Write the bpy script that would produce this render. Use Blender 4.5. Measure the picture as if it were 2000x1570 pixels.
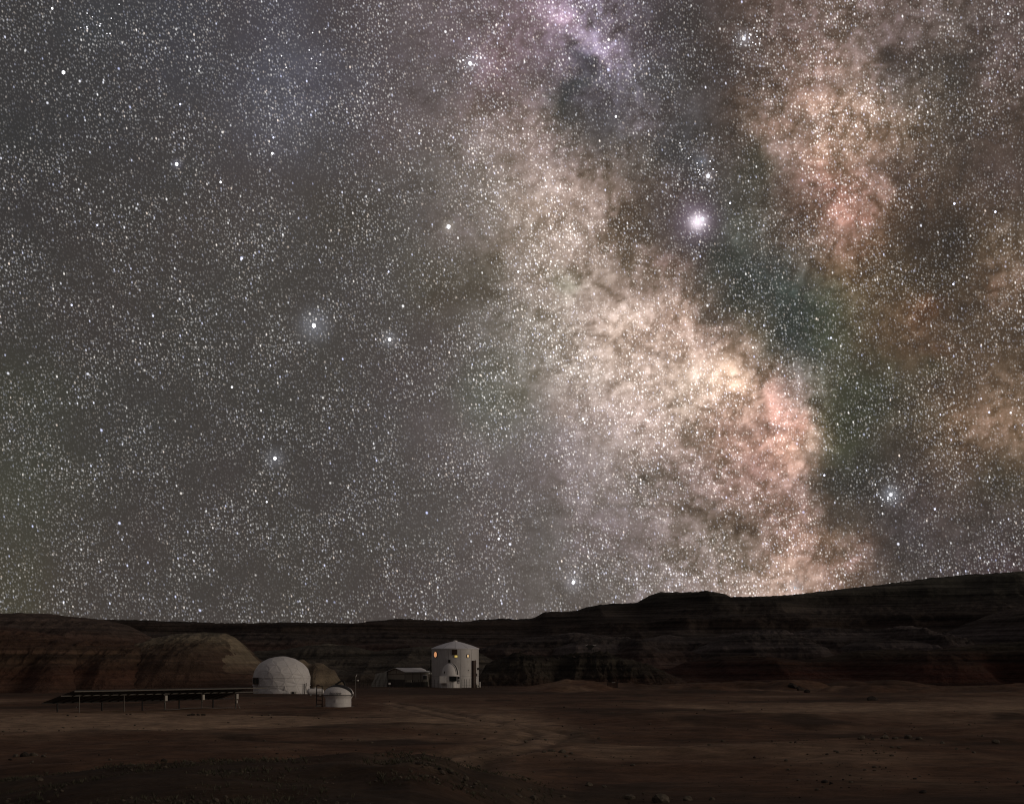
import bpy, bmesh, math, random
import numpy as np
from mathutils import Vector, Matrix

for o in list(bpy.data.objects):
    bpy.data.objects.remove(o)
scene = bpy.context.scene
COL = scene.collection
random.seed(7)

# ------------------------------------------------------------------ camera
F = 3487.0          # focal length in photograph pixels (2000 wide, 32 degrees)
CX, HY = 1000.0, 1300.0   # column straight ahead and row of the true horizon
EYE = 4.0           # eye height above the plain
cam_d = bpy.data.cameras.new('camera')
cam_d.sensor_width = 36.0
cam_d.sensor_fit = 'HORIZONTAL'
cam_d.lens = 36.0 * F / 2000.0
cam_d.shift_y = (HY - 785.0) / 2000.0
cam_d.clip_start = 0.5
cam_d.clip_end = 30000.0
cam = bpy.data.objects.new('camera', cam_d)
COL.objects.link(cam)
cam.location = (0, 0, EYE)
cam.rotation_euler = (math.radians(90), 0, 0)
scene.camera = cam

# ------------------------------------------------------------------ colour management, sampling
vs = scene.view_settings
scene.display_settings.display_device = 'sRGB'
vs.view_transform = 'Standard'
vs.look = 'None'
vs.exposure = 0.0
vs.gamma = 1.0
vs.use_curve_mapping = False
scene.cycles.use_denoising = True
scene.cycles.denoiser = 'OPENIMAGEDENOISE'
scene.cycles.use_adaptive_sampling = False
scene.cycles.max_bounces = 4
scene.cycles.diffuse_bounces = 2
scene.cycles.glossy_bounces = 2
scene.cycles.pixel_filter_type = 'BLACKMAN_HARRIS'
scene.cycles.filter_width = 1.1

# ------------------------------------------------------------------ one low soft light (last glow, from the right)
SUN_EL = math.radians(13.0)
SUN_AZ = math.radians(72.0)      # from the right, a little behind the camera
sun_dir = Vector((math.sin(SUN_AZ) * math.cos(SUN_EL), -math.cos(SUN_AZ) * math.cos(SUN_EL), math.sin(SUN_EL)))
sd = bpy.data.lights.new('sun', 'SUN')
sd.energy = 0.62
sd.angle = math.radians(26)
sd.color = (1.0, 0.85, 0.68)
sun = bpy.data.objects.new('sun', sd)
COL.objects.link(sun)
sun.rotation_euler = sun_dir.to_track_quat('Z', 'Y').to_euler()

# ------------------------------------------------------------------ night sky with the milky way
def lin(c):
    c = np.asarray(c, float) / 255.0
    return np.where(c <= 0.04045, c / 12.92, ((c + 0.055) / 1.055) ** 2.4)

# colour of the unresolved glow every 100 px of the sky, rows downwards, columns to the right
GLOW = [
 "52,50,52 55,54,57 58,58,62 62,62,68 68,64,70 76,74,82 76,70,74 92,83,85 105,94,96 110,96,99 137,118,126 132,121,134 95,85,92 78,70,70 98,82,75 117,99,91 122,105,95 120,105,99 104,91,84 97,84,80",
 "50,49,50 52,51,53 56,55,57 62,61,66 70,68,74 82,82,92 82,80,88 90,82,85 101,92,92 123,107,110 107,94,96 115,107,118 112,102,112 80,72,72 85,72,65 132,111,98 140,120,105 104,93,86 82,73,65 102,88,82",
 "46,46,47 50,49,50 54,53,54 62,59,60 74,71,75 84,83,90 78,75,78 96,87,88 106,95,92 136,122,113 146,131,119 88,83,83 92,84,84 86,80,80 102,87,77 142,119,102 156,131,108 130,111,92 84,73,63 90,77,68",
 "48,46,46 52,49,48 55,52,51 60,57,56 68,63,63 74,69,69 76,71,70 86,80,77 103,96,90 136,126,113 168,152,134 149,132,115 125,110,99 84,76,76 87,78,71 130,108,94 149,120,101 119,98,85 90,75,64 82,69,62",
 "50,47,46 54,49,48 56,52,50 62,57,54 68,63,60 70,67,64 70,66,62 81,77,73 99,92,86 134,124,111 163,149,128 161,144,124 118,103,91 80,72,74 83,76,71 109,91,80 147,114,95 95,79,65 74,61,49 97,82,68",
 "54,51,48 56,52,49 58,53,50 60,56,53 64,60,57 66,62,58 68,64,61 79,75,71 92,86,76 112,105,93 154,142,122 165,150,128 146,128,108 118,102,89 66,64,60 79,76,72 107,88,70 87,73,55 70,58,43 104,86,70",
 "54,51,47 56,51,48 57,53,50 58,55,51 62,58,55 68,64,60 68,64,60 75,70,66 86,78,74 114,107,99 144,136,119 183,167,146 190,170,146 182,158,134 132,108,94 72,70,69 87,77,64 104,82,64 82,67,53 90,75,60",
 "56,55,46 56,54,48 56,54,50 58,55,51 60,57,53 62,59,55 66,62,58 75,69,67 88,80,78 103,97,90 136,126,113 176,161,142 189,170,147 200,178,150 200,168,138 146,126,116 84,75,64 82,73,60 94,79,64 112,93,74",
 "58,57,49 57,55,49 56,54,50 58,55,51 60,56,53 60,57,53 65,61,58 75,70,68 94,85,84 107,99,96 121,113,107 155,143,131 167,149,132 171,149,127 189,154,129 186,149,128 87,77,65 77,67,57 104,86,70 122,101,80",
 "62,62,50 60,58,50 58,54,50 60,55,52 62,57,54 62,58,54 64,60,57 73,68,65 84,78,75 95,87,85 107,98,95 135,125,118 136,124,113 134,118,104 162,134,115 164,134,119 71,62,57 71,62,59 80,68,61 86,73,63",
 "63,61,50 62,58,51 62,56,52 62,57,53 63,58,54 64,60,55 66,61,57 73,68,64 82,77,73 93,85,82 101,95,90 121,112,107 125,113,106 139,125,111 129,113,97 148,120,102 115,97,83 74,67,66 76,68,66 74,66,64",
 "66,62,48 64,58,52 63,57,53 63,58,54 64,59,55 66,61,56 68,62,58 73,67,63 82,75,72 90,83,80 99,92,87 102,95,89 123,113,106 136,123,112 154,136,116 176,151,129 132,110,94 84,74,68 74,66,64 74,62,66",
]
glow = np.array([[[float(v) for v in c.split(',')] for c in r.split()] for r in GLOW])

# finer clouds (+) and dust (-) charted from the sky: x, y, radius x, radius y, tilt, strength, tint
TINT = {'n': (1, 1, 1), 'p': (1.08, .95, .95), 'b': (1.06, .98, .90), 'g': (.88, 1.08, .93), 'c': (.93, 1.03, 1.06), 'm': (1.0, .985, 1.01), 'y': (1.01, 1.0, .97), 'r': (1.16, .92, .88)}
PATCH = """
1095 42 45 22 30 .35 m|1155 85 44 28 45 .4 m|1185 112 30 20 40 .4 m|1105 45 20 14 0 .25 p|1120 92 10 16 0 -.5 n|1135 110 14 10 40 -.5 c|1152 130 22 14 30 -.6 c|1135 158 22 12 0 -.55 g|1112 178 22 20 0 -.6 c
1102 205 18 26 0 -.6 g|1108 232 14 18 0 -.5 n|1093 250 16 10 0 -.35 n|1162 43 5 6 0 -.7 n|1306 50 50 50 0 -.3 n|1268 150 60 35 0 -.35 g|1400 115 30 60 0 -.3 n|1252 245 45 14 -10 .35 m|1218 262 20 10 0 .2 c
1090 310 6 25 -10 -.25 n|1040 405 40 14 20 -.2 b|1153 305 22 16 0 -.28 b|1237 336 22 20 0 -.35 n|1214 420 18 40 0 -.45 b|1183 466 26 10 0 -.35 b|1245 458 40 20 0 -.35 b|1214 512 14 16 0 -.45 b|1095 550 20 20 0 -.15 g
1268 400 30 50 0 -.45 n|1298 290 60 30 -30 -.35 c|1344 317 40 24 0 -.3 c|1336 382 26 16 0 .3 m|1382 283 26 14 0 .25 m|1413 505 26 30 0 -.5 g|1363 535 10 30 0 -.35 n|1451 570 20 26 0 -.5 g|1459 478 40 40 0 .3 c|1306 516 30 20 0 .25 p|1336 589 40 20 0 .3 y
1459 187 30 26 0 .4 b|1485 248 25 25 0 .25 b|1474 329 22 36 0 -.4 g|1420 265 36 30 0 -.25 n|1638 107 36 26 -30 .35 n|1634 141 30 18 0 .3 n|1596 195 36 30 0 .4 b|1550 92 25 18 0 -.25 b|1729 118 22 16 40 -.55 n|1634 168 40 12 10 -.5 n
1882 115 60 16 0 -.45 n|1863 160 26 30 0 -.45 n|1806 168 30 26 0 .4 n|1714 191 60 26 35 .35 y|1680 214 36 22 0 .3 n|1569 248 28 20 0 -.45 n|1523 245 24 14 0 .3 b|1596 298 36 30 0 .35 b|1519 298 20 16 0 .3 n|1710 252 14 8 0 -.35 n
1779 260 12 12 0 -.3 n|1683 306 36 30 0 .2 y|1645 298 16 20 0 -.3 n|1722 325 26 16 0 -.45 n|1764 359 16 26 0 -.55 n|1729 367 24 24 0 .3 y|1615 352 36 34 0 .16 p|1641 382 40 26 0 .16 p|1664 417 34 16 0 .22 p|1699 420 20 14 0 .2 p
1611 390 14 14 0 -.45 n|1592 367 8 12 0 -.4 n|1745 413 30 30 0 .25 b|1764 317 6 14 0 -.4 n|1523 367 25 20 0 -.25 m|1557 420 30 26 0 -.3 n|1768 459 40 40 0 -.35 b|1672 459 36 26 0 -.15 n|1645 528 26 40 0 .2 b|1710 474 30 20 0 .12 b
1844 478 70 55 0 -.5 b|1940 478 26 40 0 .4 n|1978 535 26 30 0 .4 y|1940 566 20 16 0 .35 p|1813 589 24 16 0 .4 r|1875 420 60 26 0 -.35 b|1863 313 50 50 0 -.25 n|1538 566 34 30 0 .1 c|1596 560 60 50 0 .1 c|1527 485 30 20 0 .25 c
1640 560 40 40 0 .1 n|1229 646 60 30 0 .15 y|1214 688 50 40 0 .1 n|1344 623 30 16 0 .15 y|1420 726 60 24 20 .22 y|1440 741 30 16 0 .2 y|1401 619 26 14 0 -.55 n|1386 608 20 14 0 -.5 n|1317 623 26 10 0 -.3 b|1329 684 22 12 0 -.3 b
1283 703 8 8 0 -.45 n|1432 764 34 9 5 -.38 b|1344 772 14 12 0 -.25 b|1491 745 9 18 0 -.6 b|1485 718 10 14 0 -.45 b|1363 822 12 9 0 -.3 b|1344 852 14 14 0 -.3 n|1394 875 22 26 0 -.45 b|1382 860 34 12 0 -.3 b|1478 841 40 9 -5 -.4 n
1459 868 30 14 0 -.25 b|1248 940 16 10 0 -.38 n|1268 910 8 20 40 -.2 n|1352 1001 30 7 10 -.38 b|1394 990 6 6 0 -.4 n|1440 1013 10 24 0 -.3 b|1436 1036 22 14 0 -.45 b|1462 1036 14 14 0 -.38 b|1417 1020 24 8 30 -.3 b|1470 925 20 30 0 -.22 p
1424 1085 20 14 0 -.2 b|1206 982 40 9 -10 -.15 n|1306 990 20 8 20 -.2 b|1092 799 24 16 0 -.18 b|1504 715 5 8 0 -.5 b|1515 841 14 8 0 -.5 n|1569 711 34 30 0 .55 c|1592 741 24 16 0 .35 c|1515 791 20 40 0 .25 p|1557 829 14 18 0 .3 p
1538 887 26 26 0 .22 b|1596 917 26 26 0 -.4 n|1615 955 40 26 0 -.4 c|1638 1013 30 14 0 -.35 n|1596 1074 16 6 0 -.5 n|1641 1074 14 6 0 -.5 n|1615 1047 40 16 0 .3 b|1680 1070 20 20 0 .3 p|1714 1066 22 26 0 -.3 b|1538 1097 40 30 0 .25 y
1672 1108 40 16 0 .3 p|1806 611 30 24 0 .5 r|1852 615 30 30 0 -.25 b|1836 688 30 16 0 .2 r|1959 814 40 30 0 .35 y|1863 822 36 22 0 .3 b|1829 715 26 16 0 -.15 g|1691 764 60 60 0 -.25 g|1959 944 50 30 0 -.2 g|1813 990 30 30 0 .15 m
975 120 40 45 0 .28 p|968 190 34 24 30 -.5 b|975 95 22 14 20 -.3 b|940 215 24 12 -30 -.3 b|900 572 60 22 12 -.34 b|850 590 30 16 0 -.2 b|940 560 24 10 25 -.3 b|970 500 40 14 -20 -.25 b|680 430 70 50 30 -.16 b|960 470 36 12 -25 -.2 b
1520 640 30 50 -30 -.45 n|1560 650 40 30 0 -.2 n|1610 640 40 40 0 -.1 g|1530 800 24 50 -12 .25 p|1640 860 50 80 0 -.2 g|1870 40 60 20 0 .1 c|1990 1110 60 40 0 .1 p|8 960 60 130 0 .03 n|1560 600 80 80 0 .03 g|1660 800 90 140 0 -.05 g|1440 430 50 60 0 0 g|1490 640 50 60 0 -.05 g|950 780 90 80 0 0 g|560 110 70 60 20 .06 n|590 210 40 50 0 .06 n|180 40 40 30 0 .1 c
"""
PATCH = [[float(q) for q in e.split()[:6]] + [e.split()[6]] for e in PATCH.replace('\n', '|').split('|') if e.strip()]

def px_dir(px, py):
    return Vector(((px - CX) / F, 1.0, (HY - py) / F)).normalized()
world = bpy.data.worlds.new('World')
scene.world = world
world.use_nodes = True
wt = world.node_tree
for n in list(wt.nodes):
    wt.nodes.remove(n)
class NT:
    def __init__(s, tree): s.t = tree
    def sock(s, inp, v):
        if isinstance(v, bpy.types.NodeSocket): s.t.links.new(v, inp)
        else: inp.default_value = v
    def math(s, op, *a, clamp=False):
        n = s.t.nodes.new('ShaderNodeMath'); n.operation = op; n.use_clamp = clamp
        for i, v in enumerate(a): s.sock(n.inputs[i], v)
        return n.outputs[0]
    def vec(s, op, *a, out=0):
        n = s.t.nodes.new('ShaderNodeVectorMath'); n.operation = op
        for i, v in enumerate(a):
            s.sock(n.inputs['Scale'] if (op == 'SCALE' and i == 1) else n.inputs[i], v)
        return n.outputs[out]
    def maprange(s, v, a, b, c, d, kind='LINEAR'):
        n = s.t.nodes.new('ShaderNodeMapRange'); n.interpolation_type = kind; n.clamp = True
        for i, q in enumerate((v, a, b, c, d)): s.sock(n.inputs[i], q)
        return n.outputs[0]
    def mix(s, f, a, b, mode='MIX'):
        n = s.t.nodes.new('ShaderNodeMix'); n.data_type = 'RGBA'; n.blend_type = mode; n.clamp_factor = True
        s.sock(n.inputs[0], f); s.sock(n.inputs[6], a); s.sock(n.inputs[7], b)
        return n.outputs[2]
    def noise(s, v, scale, detail=4, rough=0.55, dim='2D', dist=0.0, color=False):
        n = s.t.nodes.new('ShaderNodeTexNoise'); n.noise_dimensions = dim
        s.sock(n.inputs['Vector'], v); n.inputs['Scale'].default_value = scale
        n.inputs['Detail'].default_value = detail; n.inputs['Roughness'].default_value = rough
        n.inputs['Distortion'].default_value = dist
        return n.outputs['Color' if color else 'Fac']
    def ramp(s, v, stops, interp='LINEAR'):
        n = s.t.nodes.new('ShaderNodeValToRGB'); r = n.color_ramp; r.interpolation = interp
        s.sock(n.inputs[0], v)
        while len(r.elements) < len(stops): r.elements.new(0.5)
        for e, (p, c) in zip(r.elements, stops): e.position = p
        for e, (p, c) in zip(r.elements, stops): e.color = (c[0], c[1], c[2], 1)
        return n.outputs[0]
    def sep(s, v):
        n = s.t.nodes.new('ShaderNodeSeparateXYZ'); s.sock(n.inputs[0], v); return n.outputs
    def comb(s, x, y, z=0.0):
        n = s.t.nodes.new('ShaderNodeCombineXYZ')
        for i, q in enumerate((x, y, z)): s.sock(n.inputs[i], q)
        return n.outputs[0]

AVG = lin((60, 55, 53))                 # glow of the sky away from the charted part
def star_nodes(W, wt, d3, lum):
    """scattered faint stars as a colour, from a direction; lum = local glow"""
    dx_, dy_, dz_ = W.sep(d3)
    k_ = W.math('DIVIDE', 2 * F, W.math('MAXIMUM', W.math('ADD', dy_, 1.0), 0.02))
    sx_, sy_ = W.math('MULTIPLY', dx_, k_), W.math('MULTIPLY', dz_, k_)
    S = W.comb(sx_, sy_)
    LEAN = W.comb(W.math('MULTIPLY_ADD', sy_, 0.12, sx_), sy_)
    dens = W.noise(S, 1 / 110.0, 4, 0.65)
    dm = W.maprange(dens, 0.34, 0.66, 0.25, 1.75)
    band = W.maprange(lum, 0.03, 0.3, 0.8, 2.9) if lum is not None else 1.0
    db = W.math('MULTIPLY', dm, band)
    def layer(cell, radius, gain, power, blue, seed, stretch, dmod):
        v = W.vec('MULTIPLY_ADD', LEAN, (1.0 / cell, stretch / cell, 0), (seed * 13.7, seed * 7.3, 0))
        n = wt.nodes.new('ShaderNodeTexVoronoi'); n.voronoi_dimensions = '2D'; n.feature = 'F1'
        W.sock(n.inputs['Vector'], v); n.inputs['Scale'].default_value = 1.0
        r, g, b = W.sep(n.outputs['Color'])
        size = W.math('MULTIPLY_ADD', r, 0.45 * radius / cell, 0.75 * radius / cell)
        fall = W.maprange(n.outputs['Distance'], size, 0.0, 0.0, 1.0, 'SMOOTHSTEP')
        bri = W.math('MULTIPLY', W.math('POWER', r, power), gain)
        if dmod is not None: bri = W.math('MULTIPLY', bri, dmod)
        tintc = W.ramp(g, [(0.0, (1.0, 0.84, 0.72)), (0.25, (1.0, 0.95, 0.90)), (0.7 - 0.2 * blue, (1, 1, 1)), (1.0, (0.76 - .12 * blue, 0.79 - .1 * blue, 1.0))])
        return W.vec('SCALE', tintc, W.math('MULTIPLY', fall, bri))
    st = layer(4.6, 2.0, 0.15, 1.0, 0.1, 1, .72, db)
    st = W.vec('ADD', st, layer(7.4, 1.9, 0.36, 2.4, 0.3, 6, .66, db))
    st = W.vec('ADD', st, layer(15.0, 1.8, 0.80, 3.0, 0.8, 2, .60, dm))
    st = W.vec('ADD', st, layer(42.0, 2.0, 1.3, 3.0, 1.2, 3, .64, None))
    st = W.vec('ADD', st, layer(150.0, 3.0, 1.6, 2.4, 1.6, 4, .9, None))
    return st

W = NT(wt)
tc = wt.nodes.new('ShaderNodeTexCoord')
d3 = W.vec('NORMALIZE', tc.outputs['Generated'])
wcol = W.vec('ADD', star_nodes(W, wt, d3, None), tuple(AVG))
wcol = W.mix(W.maprange(W.sep(d3)[2], -0.01, 0.0, 0.0, 1.0), (0.008, 0.006, 0.005, 1), wcol)
bg = wt.nodes.new('ShaderNodeBackground')
wt.links.new(wcol, bg.inputs['Color'])
bg.inputs['Strength'].default_value = 1.0
world.cycles.sampling_method = 'MANUAL'
world.cycles.sample_map_resolution = 256
wo = wt.nodes.new('ShaderNodeOutputWorld')
wt.links.new(bg.outputs[0], wo.inputs['Surface'])

# --- the stars, planets, clusters and nebulae one can name by their place: x, y, core radius, core, halo radius, halo, tint
BRIGHT = [
 (613, 636, 6.5, 3.0, 44, .17, (.80, .85, 1.0)), (537, 895, 5.5, 2.6, 28, .13, (.80, .84, 1.0)), (761, 663, 5.5, 2.2, 22, .10, (.84, .88, 1.0)),
 (1120, 1137, 6.0, 2.6, 28, .16, (.85, .85, 1.0)), (876, 443, 6.5, 2.2, 20, .22, (1, .93, .82)), (345, 321, 5.5, 2.2, 14, .16, (.75, .72, 1.0)),
 (124, 142, 5.5, 2.2, 12, .16, (.75, .75, 1.0)), (431, 356, 5.0, 1.9, 10, .14, (.78, .76, 1.0)), (1139, 818, 5.0, 2.0, 16, .16, (1, .95, .86)),
 (1362, 845, 4.5, 1.8, 9, .12, (.85, .82, 1)), (453, 756, 5.0, 1.6, 12, .10, (.82, .86, 1)), (532, 300, 5.0, 2.0, 9, .14, (.95, .85, 1)),
 (1362, 434, 15, 1.5, 22, .95, (1, .90, .98)), (1362, 432, 15, 1.5, 56, .22, (1, .72, 1)), (1372, 428, 7, .9, 18, .2, (1, .85, 1)), (1383, 344, 7, .9, 16, .24, (.98, .85, .95)),
 (1426, 397, 4.5, 2.0, 9, .14, (.62, .62, 1)), (1203, 228, 5, 1.8, 9, .14, (.72, .72, 1)), (1864, 398, 5.0, 2.2, 10, .16, (.6, .6, 1)),
 (1944, 414, 5.0, 2.2, 10, .16, (.6, .6, 1)), (1862, 555, 4.5, 1.9, 9, .14, (.58, .58, 1)), (1672, 247, 4.5, 1.9, 9, .14, (.6, .6, 1)),
 (1610, 928, 4.5, 1.9, 9, .14, (.6, .6, 1)), (1012, 531, 4.5, 1.9, 9, .12, (.72, .72, 1)), (916, 76, 4.5, 1.6, 9, .12, (.7, .7, 1)),
 (352, 204, 4.5, 1.7, 9, .12, (.65, .65, 1)), (1623, 660, 4.5, 1.7, 8, .12, (.68, .68, 1)), (140, 596, 4.5, 1.7, 8, .12, (.7, .7, 1)),
 (190, 440, 4.2, 1.5, 8, .10, (.68, .68, 1)), (534, 269, 4.2, 1.6, 8, .12, (.65, .65, 1)), (819, 261, 4.2, 1.5, 8, .1, (.7, .7, 1)),
 (102, 17, 4.8, 1.7, 9, .12, (.75, .75, 1)), (299, 617, 4.2, 1.5, 8, .1, (.7, .72, 1)), (974, 1052, 5, 1.6, 12, .12, (.8, .84, 1)),
 (759, 531, 4.2, 1.5, 8, .12, (.66, .66, 1)), (1932, 805, 4.5, 1.6, 9, .14, (.66, .62, 1)), (1974, 806, 4.5, 1.5, 9, .1, (.85, .85, 1)),
 (1826, 994, 4.8, 1.6, 12, .16, (.7, .7, 1)), (1969, 28, 4.8, 1.6, 9, .12, (.66, .7, 1)), (521, 980, 4.4, 1.5, 8, .1, (.8, .76, 1)),
 (918, 124, 6, 1.3, 20, .22, (.86, .86, 1)), (1453, 76, 6, .9, 24, .22, (.86, .86, .96)), (1740, 966, 6, .8, 26, .26, (.78, .86, 1)),
 (1552, 1147, 5, .7, 24, .22, (.85, .85, 1)), (1370, 316, 4, .5, 20, .14, (.7, .8, 1)), (1548, 140, 4, .4, 10, .06, (1, 1, 1)),
]
for k in range(110):        # members of the open clusters
    for (x, y, sp) in ((1740, 966, 17), (1453, 76, 18), (918, 124, 14), (1552, 1147, 20), (1366, 320, 20), (590, 100, 46), (190, 40, 22))[k % 7:k % 7 + 1]:
        BRIGHT.append((x + random.gauss(0, sp), y + random.gauss(0, sp * .8), random.uniform(2.0, 3.4), random.uniform(.5, 1.4), 0, 0, (.85, .88, 1)))
# the bright points themselves: small glowing balls far beyond the land
def emit_mat(name, c, e):
    m = bpy.data.materials.new(name); m.use_nodes = True
    t = m.node_tree; t.nodes.clear()
    n = t.nodes.new('ShaderNodeEmission'); o = t.nodes.new('ShaderNodeOutputMaterial')
    n.inputs[0].default_value = (*c, 1); n.inputs[1].default_value = e
    t.links.new(n.outputs[0], o.inputs[0])
    m.cycles.emission_sampling = 'NONE'
    return m
def star_balls():
    V, Fc, M, mats = [], [], [], []
    ico = bmesh.new(); bmesh.ops.create_icosphere(ico, subdivisions=1, radius=1.0)
    iv = [v.co.copy() for v in ico.verts]; ifc = [[v.index for v in f.verts] for f in ico.faces]; ico.free()
    R = 16000.0
    keys = {}
    for (x, y, r, c, hr, h, t) in BRIGHT:
        if r > 10: continue
        key = (round(c * 2) / 2, t[2] - t[0] > .3)
        if key not in keys:
            keys[key] = len(mats)
            mats.append(emit_mat('star_light', (.74, .77, 1) if key[1] else (.95, .95, 1), max(.4, key[0])))
        p = px_dir(x, y) * R
        b = len(V)
        rr = r * (0.62 if r > 5.2 else 0.46) * R / F
        for v in iv: V.append(p + Vector((v.x * rr, v.y * rr, v.z * rr * 1.12)))
        for f in ifc: Fc.append([b + q for q in f]); M.append(keys[key])
    me = bpy.data.meshes.new('bright_stars'); me.from_pydata([tuple(v) for v in V], [], Fc)
    for m in mats: me.materials.append(m)
    me.polygons.foreach_set('material_index', M)
    o = bpy.data.objects.new('bright_stars', me); COL.objects.link(o)
    o['kind'] = 'stuff'; o['label'] = 'brightest stars and planets strewn over the night sky'; o['category'] = 'stars'
    o.location.z = EYE
star_balls()

# ------------------------------------------------------------------ value noise for charting the clouds
def smooth(a, b, x):
    t = np.clip((x - a) / (b - a), 0, 1)
    return t * t * (3 - 2 * t)
def _hash(ix, iy, seed):
    h = (ix.astype(np.int64) * 374761393 + iy.astype(np.int64) * 668265263 + seed * 1442695041) & 0xffffffff
    h = ((h ^ (h >> 13)) * 1274126177) & 0xffffffff
    h = h ^ (h >> 16)
    return (h & 0xffff) / 65535.0 * 2 * np.pi
def perlin(x, y, seed=0):
    x, y = np.broadcast_arrays(np.asarray(x, float), np.asarray(y, float))
    xi, yi = np.floor(x), np.floor(y)
    xf, yf = x - xi, y - yi
    u = xf * xf * xf * (xf * (xf * 6 - 15) + 10)
    v = yf * yf * yf * (yf * (yf * 6 - 15) + 10)
    def g(dx, dy):
        a = _hash(xi + dx, yi + dy, seed)
        return np.cos(a) * (xf - dx) + np.sin(a) * (yf - dy)
    return ((g(0, 0) * (1 - u) + g(1, 0) * u) * (1 - v) + (g(0, 1) * (1 - u) + g(1, 1) * u) * v) * 1.5
def fbm(x, y, octv=4, seed=0, gain=0.5, lac=2.03):
    s, a, f = 0.0, 1.0, 1.0
    for k in range(octv):
        s = s + a * perlin(x * f + k * 17.3, y * f - k * 9.1, seed + k)
        a *= gain; f *= lac
    return s
def ridged(x, y, octv=4, seed=0, gain=0.5):
    s, a, f = 0.0, 1.0, 1.0
    for k in range(octv):
        s = s + a * (1 - 2 * np.abs(perlin(x * f + k * 5.3, y * f + k * 3.7, seed + k)))
        a *= gain; f *= 2.05
    return s

# ------------------------------------------------------------------ the sky in view: a far curved sheet whose glow is charted point by point
def cubic_axis(n, t):
    i = np.clip(np.floor(t).astype(int), 0, n - 2); f = t - i
    idx = [np.clip(i + k, 0, n - 1) for k in (-1, 0, 1, 2)]
    w = [-.5 * f + f * f - .5 * f ** 3, 1 - 2.5 * f * f + 1.5 * f ** 3, .5 * f + 2 * f * f - 1.5 * f ** 3, -.5 * f * f + .5 * f ** 3]
    return idx, w
def chart(px, py):
    """glow (linear rgb) at photograph positions"""
    # dust bends and frays every edge
    wx = 15 * fbm(px / 90, py / 90, 5, 301, .58) + 5 * fbm(px / 22, py / 22, 3, 311, .6)
    wy = 15 * fbm(px / 90, py / 90, 5, 321, .58) + 5 * fbm(px / 22, py / 22, 3, 331, .6)
    qx, qy = px + wx, py + wy
    ui, uw = cubic_axis(20, np.clip((qx - 50) / 100, 0, 18.999)); vi, vw = cubic_axis(12, np.clip((qy - 50) / 100, 0, 10.999))
    c = np.zeros(px.shape + (3,))
    for a in range(4):
        for b in range(4): c += (uw[a] * vw[b])[..., None] * glow[vi[b], ui[a]]
    c = lin(np.clip(c, 20, 230))
    sat = .80 + .10 * smooth(1420, 1600, px)[..., None]
    c = c * sat + (1 - sat) * c.mean(-1, keepdims=True) * np.array([1.02, .985, .995])
    c = c * (1 + .22 * smooth(.07, .30, c.mean(-1)) * smooth(700, 1350, qx))[..., None]
    for (x, y, rx, ry, an, st, t) in PATCH:
        an = math.radians(an)
        dx, dy = qx - x, qy - y
        m = (np.abs(dx) < 3 * max(rx, ry)) & (np.abs(dy) < 3 * max(rx, ry))
        if not m.any(): continue
        u = (dx[m] * math.cos(an) + dy[m] * math.sin(an)) / rx; v = (-dx[m] * math.sin(an) + dy[m] * math.cos(an)) / ry
        w = np.exp(-0.62 * (u * u + v * v))[..., None]
        c[m] = c[m] * (1 + (1.12 if st > 0 else 0.92) * st * w) * (1 + 0.55 * (np.array(TINT[t]) - 1) * w)
    L = c.mean(-1)
    # how cloudy: strong in the band and in the clouds right of it, weak on the left
    cl = np.clip(smooth(0.045, 0.16, L) * .75 + smooth(1150, 1450, px) * .42 + smooth(820, 1050, px) * .25, 0, 1.05)
    cl = cl * (1 - .55 * smooth(1330, 1180, px) * smooth(720, 860, py)) * (1 - .4 * smooth(1150, 1000, px))
    billow = fbm(px / 70 + .3 * fbm(px / 60, py / 60, 2, 341), py / 70, 6, 345, .60)
    fil = ridged(px / 44 + .5 * fbm(px / 50, py / 50, 3, 351), py / 44 + .5 * fbm(px / 50, py / 50, 3, 361), 5, 355, .58)
    fine = fbm(px / 19, py / 19, 3, 371, .72)
    tau = cl * (0.20 * billow + 0.25 * np.clip(fil - .35, -1, 1.4) + 0.30 * fine) + 0.05 * fine + 0.05 * billow
    tau = tau + cl * (0.30 * smooth(.75, 1.5, fil) * smooth(-.3, .5, billow))
    ext = 0.97 * np.exp(-tau[..., None] * np.array([0.92, 1.0, 1.10]))
    c = c * ext
    # contrast and warmth of the bright band
    L = c.mean(-1, keepdims=True)
    c = c * (1 + 0.04 * smooth(0.12, 0.45, L))
    c = c * np.array([1.01, .982, .975]) * (1 + np.array([.012, -.018, .02]) * smooth(.08, .2, c.mean(-1, keepdims=True))) * (1 + np.array([0, -.01, .035]) * smooth(.08, .25, c.mean(-1, keepdims=True)))
    c = c + np.array([.022, .021, .020]) * np.clip(1 - c.mean(-1, keepdims=True) / .07, 0, 1)
    hue = 0.012 * fbm(px / 170, py / 170, 3, 381)
    c = c * (1 + np.stack([hue, -hue, hue * .6], -1))
    return c
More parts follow.
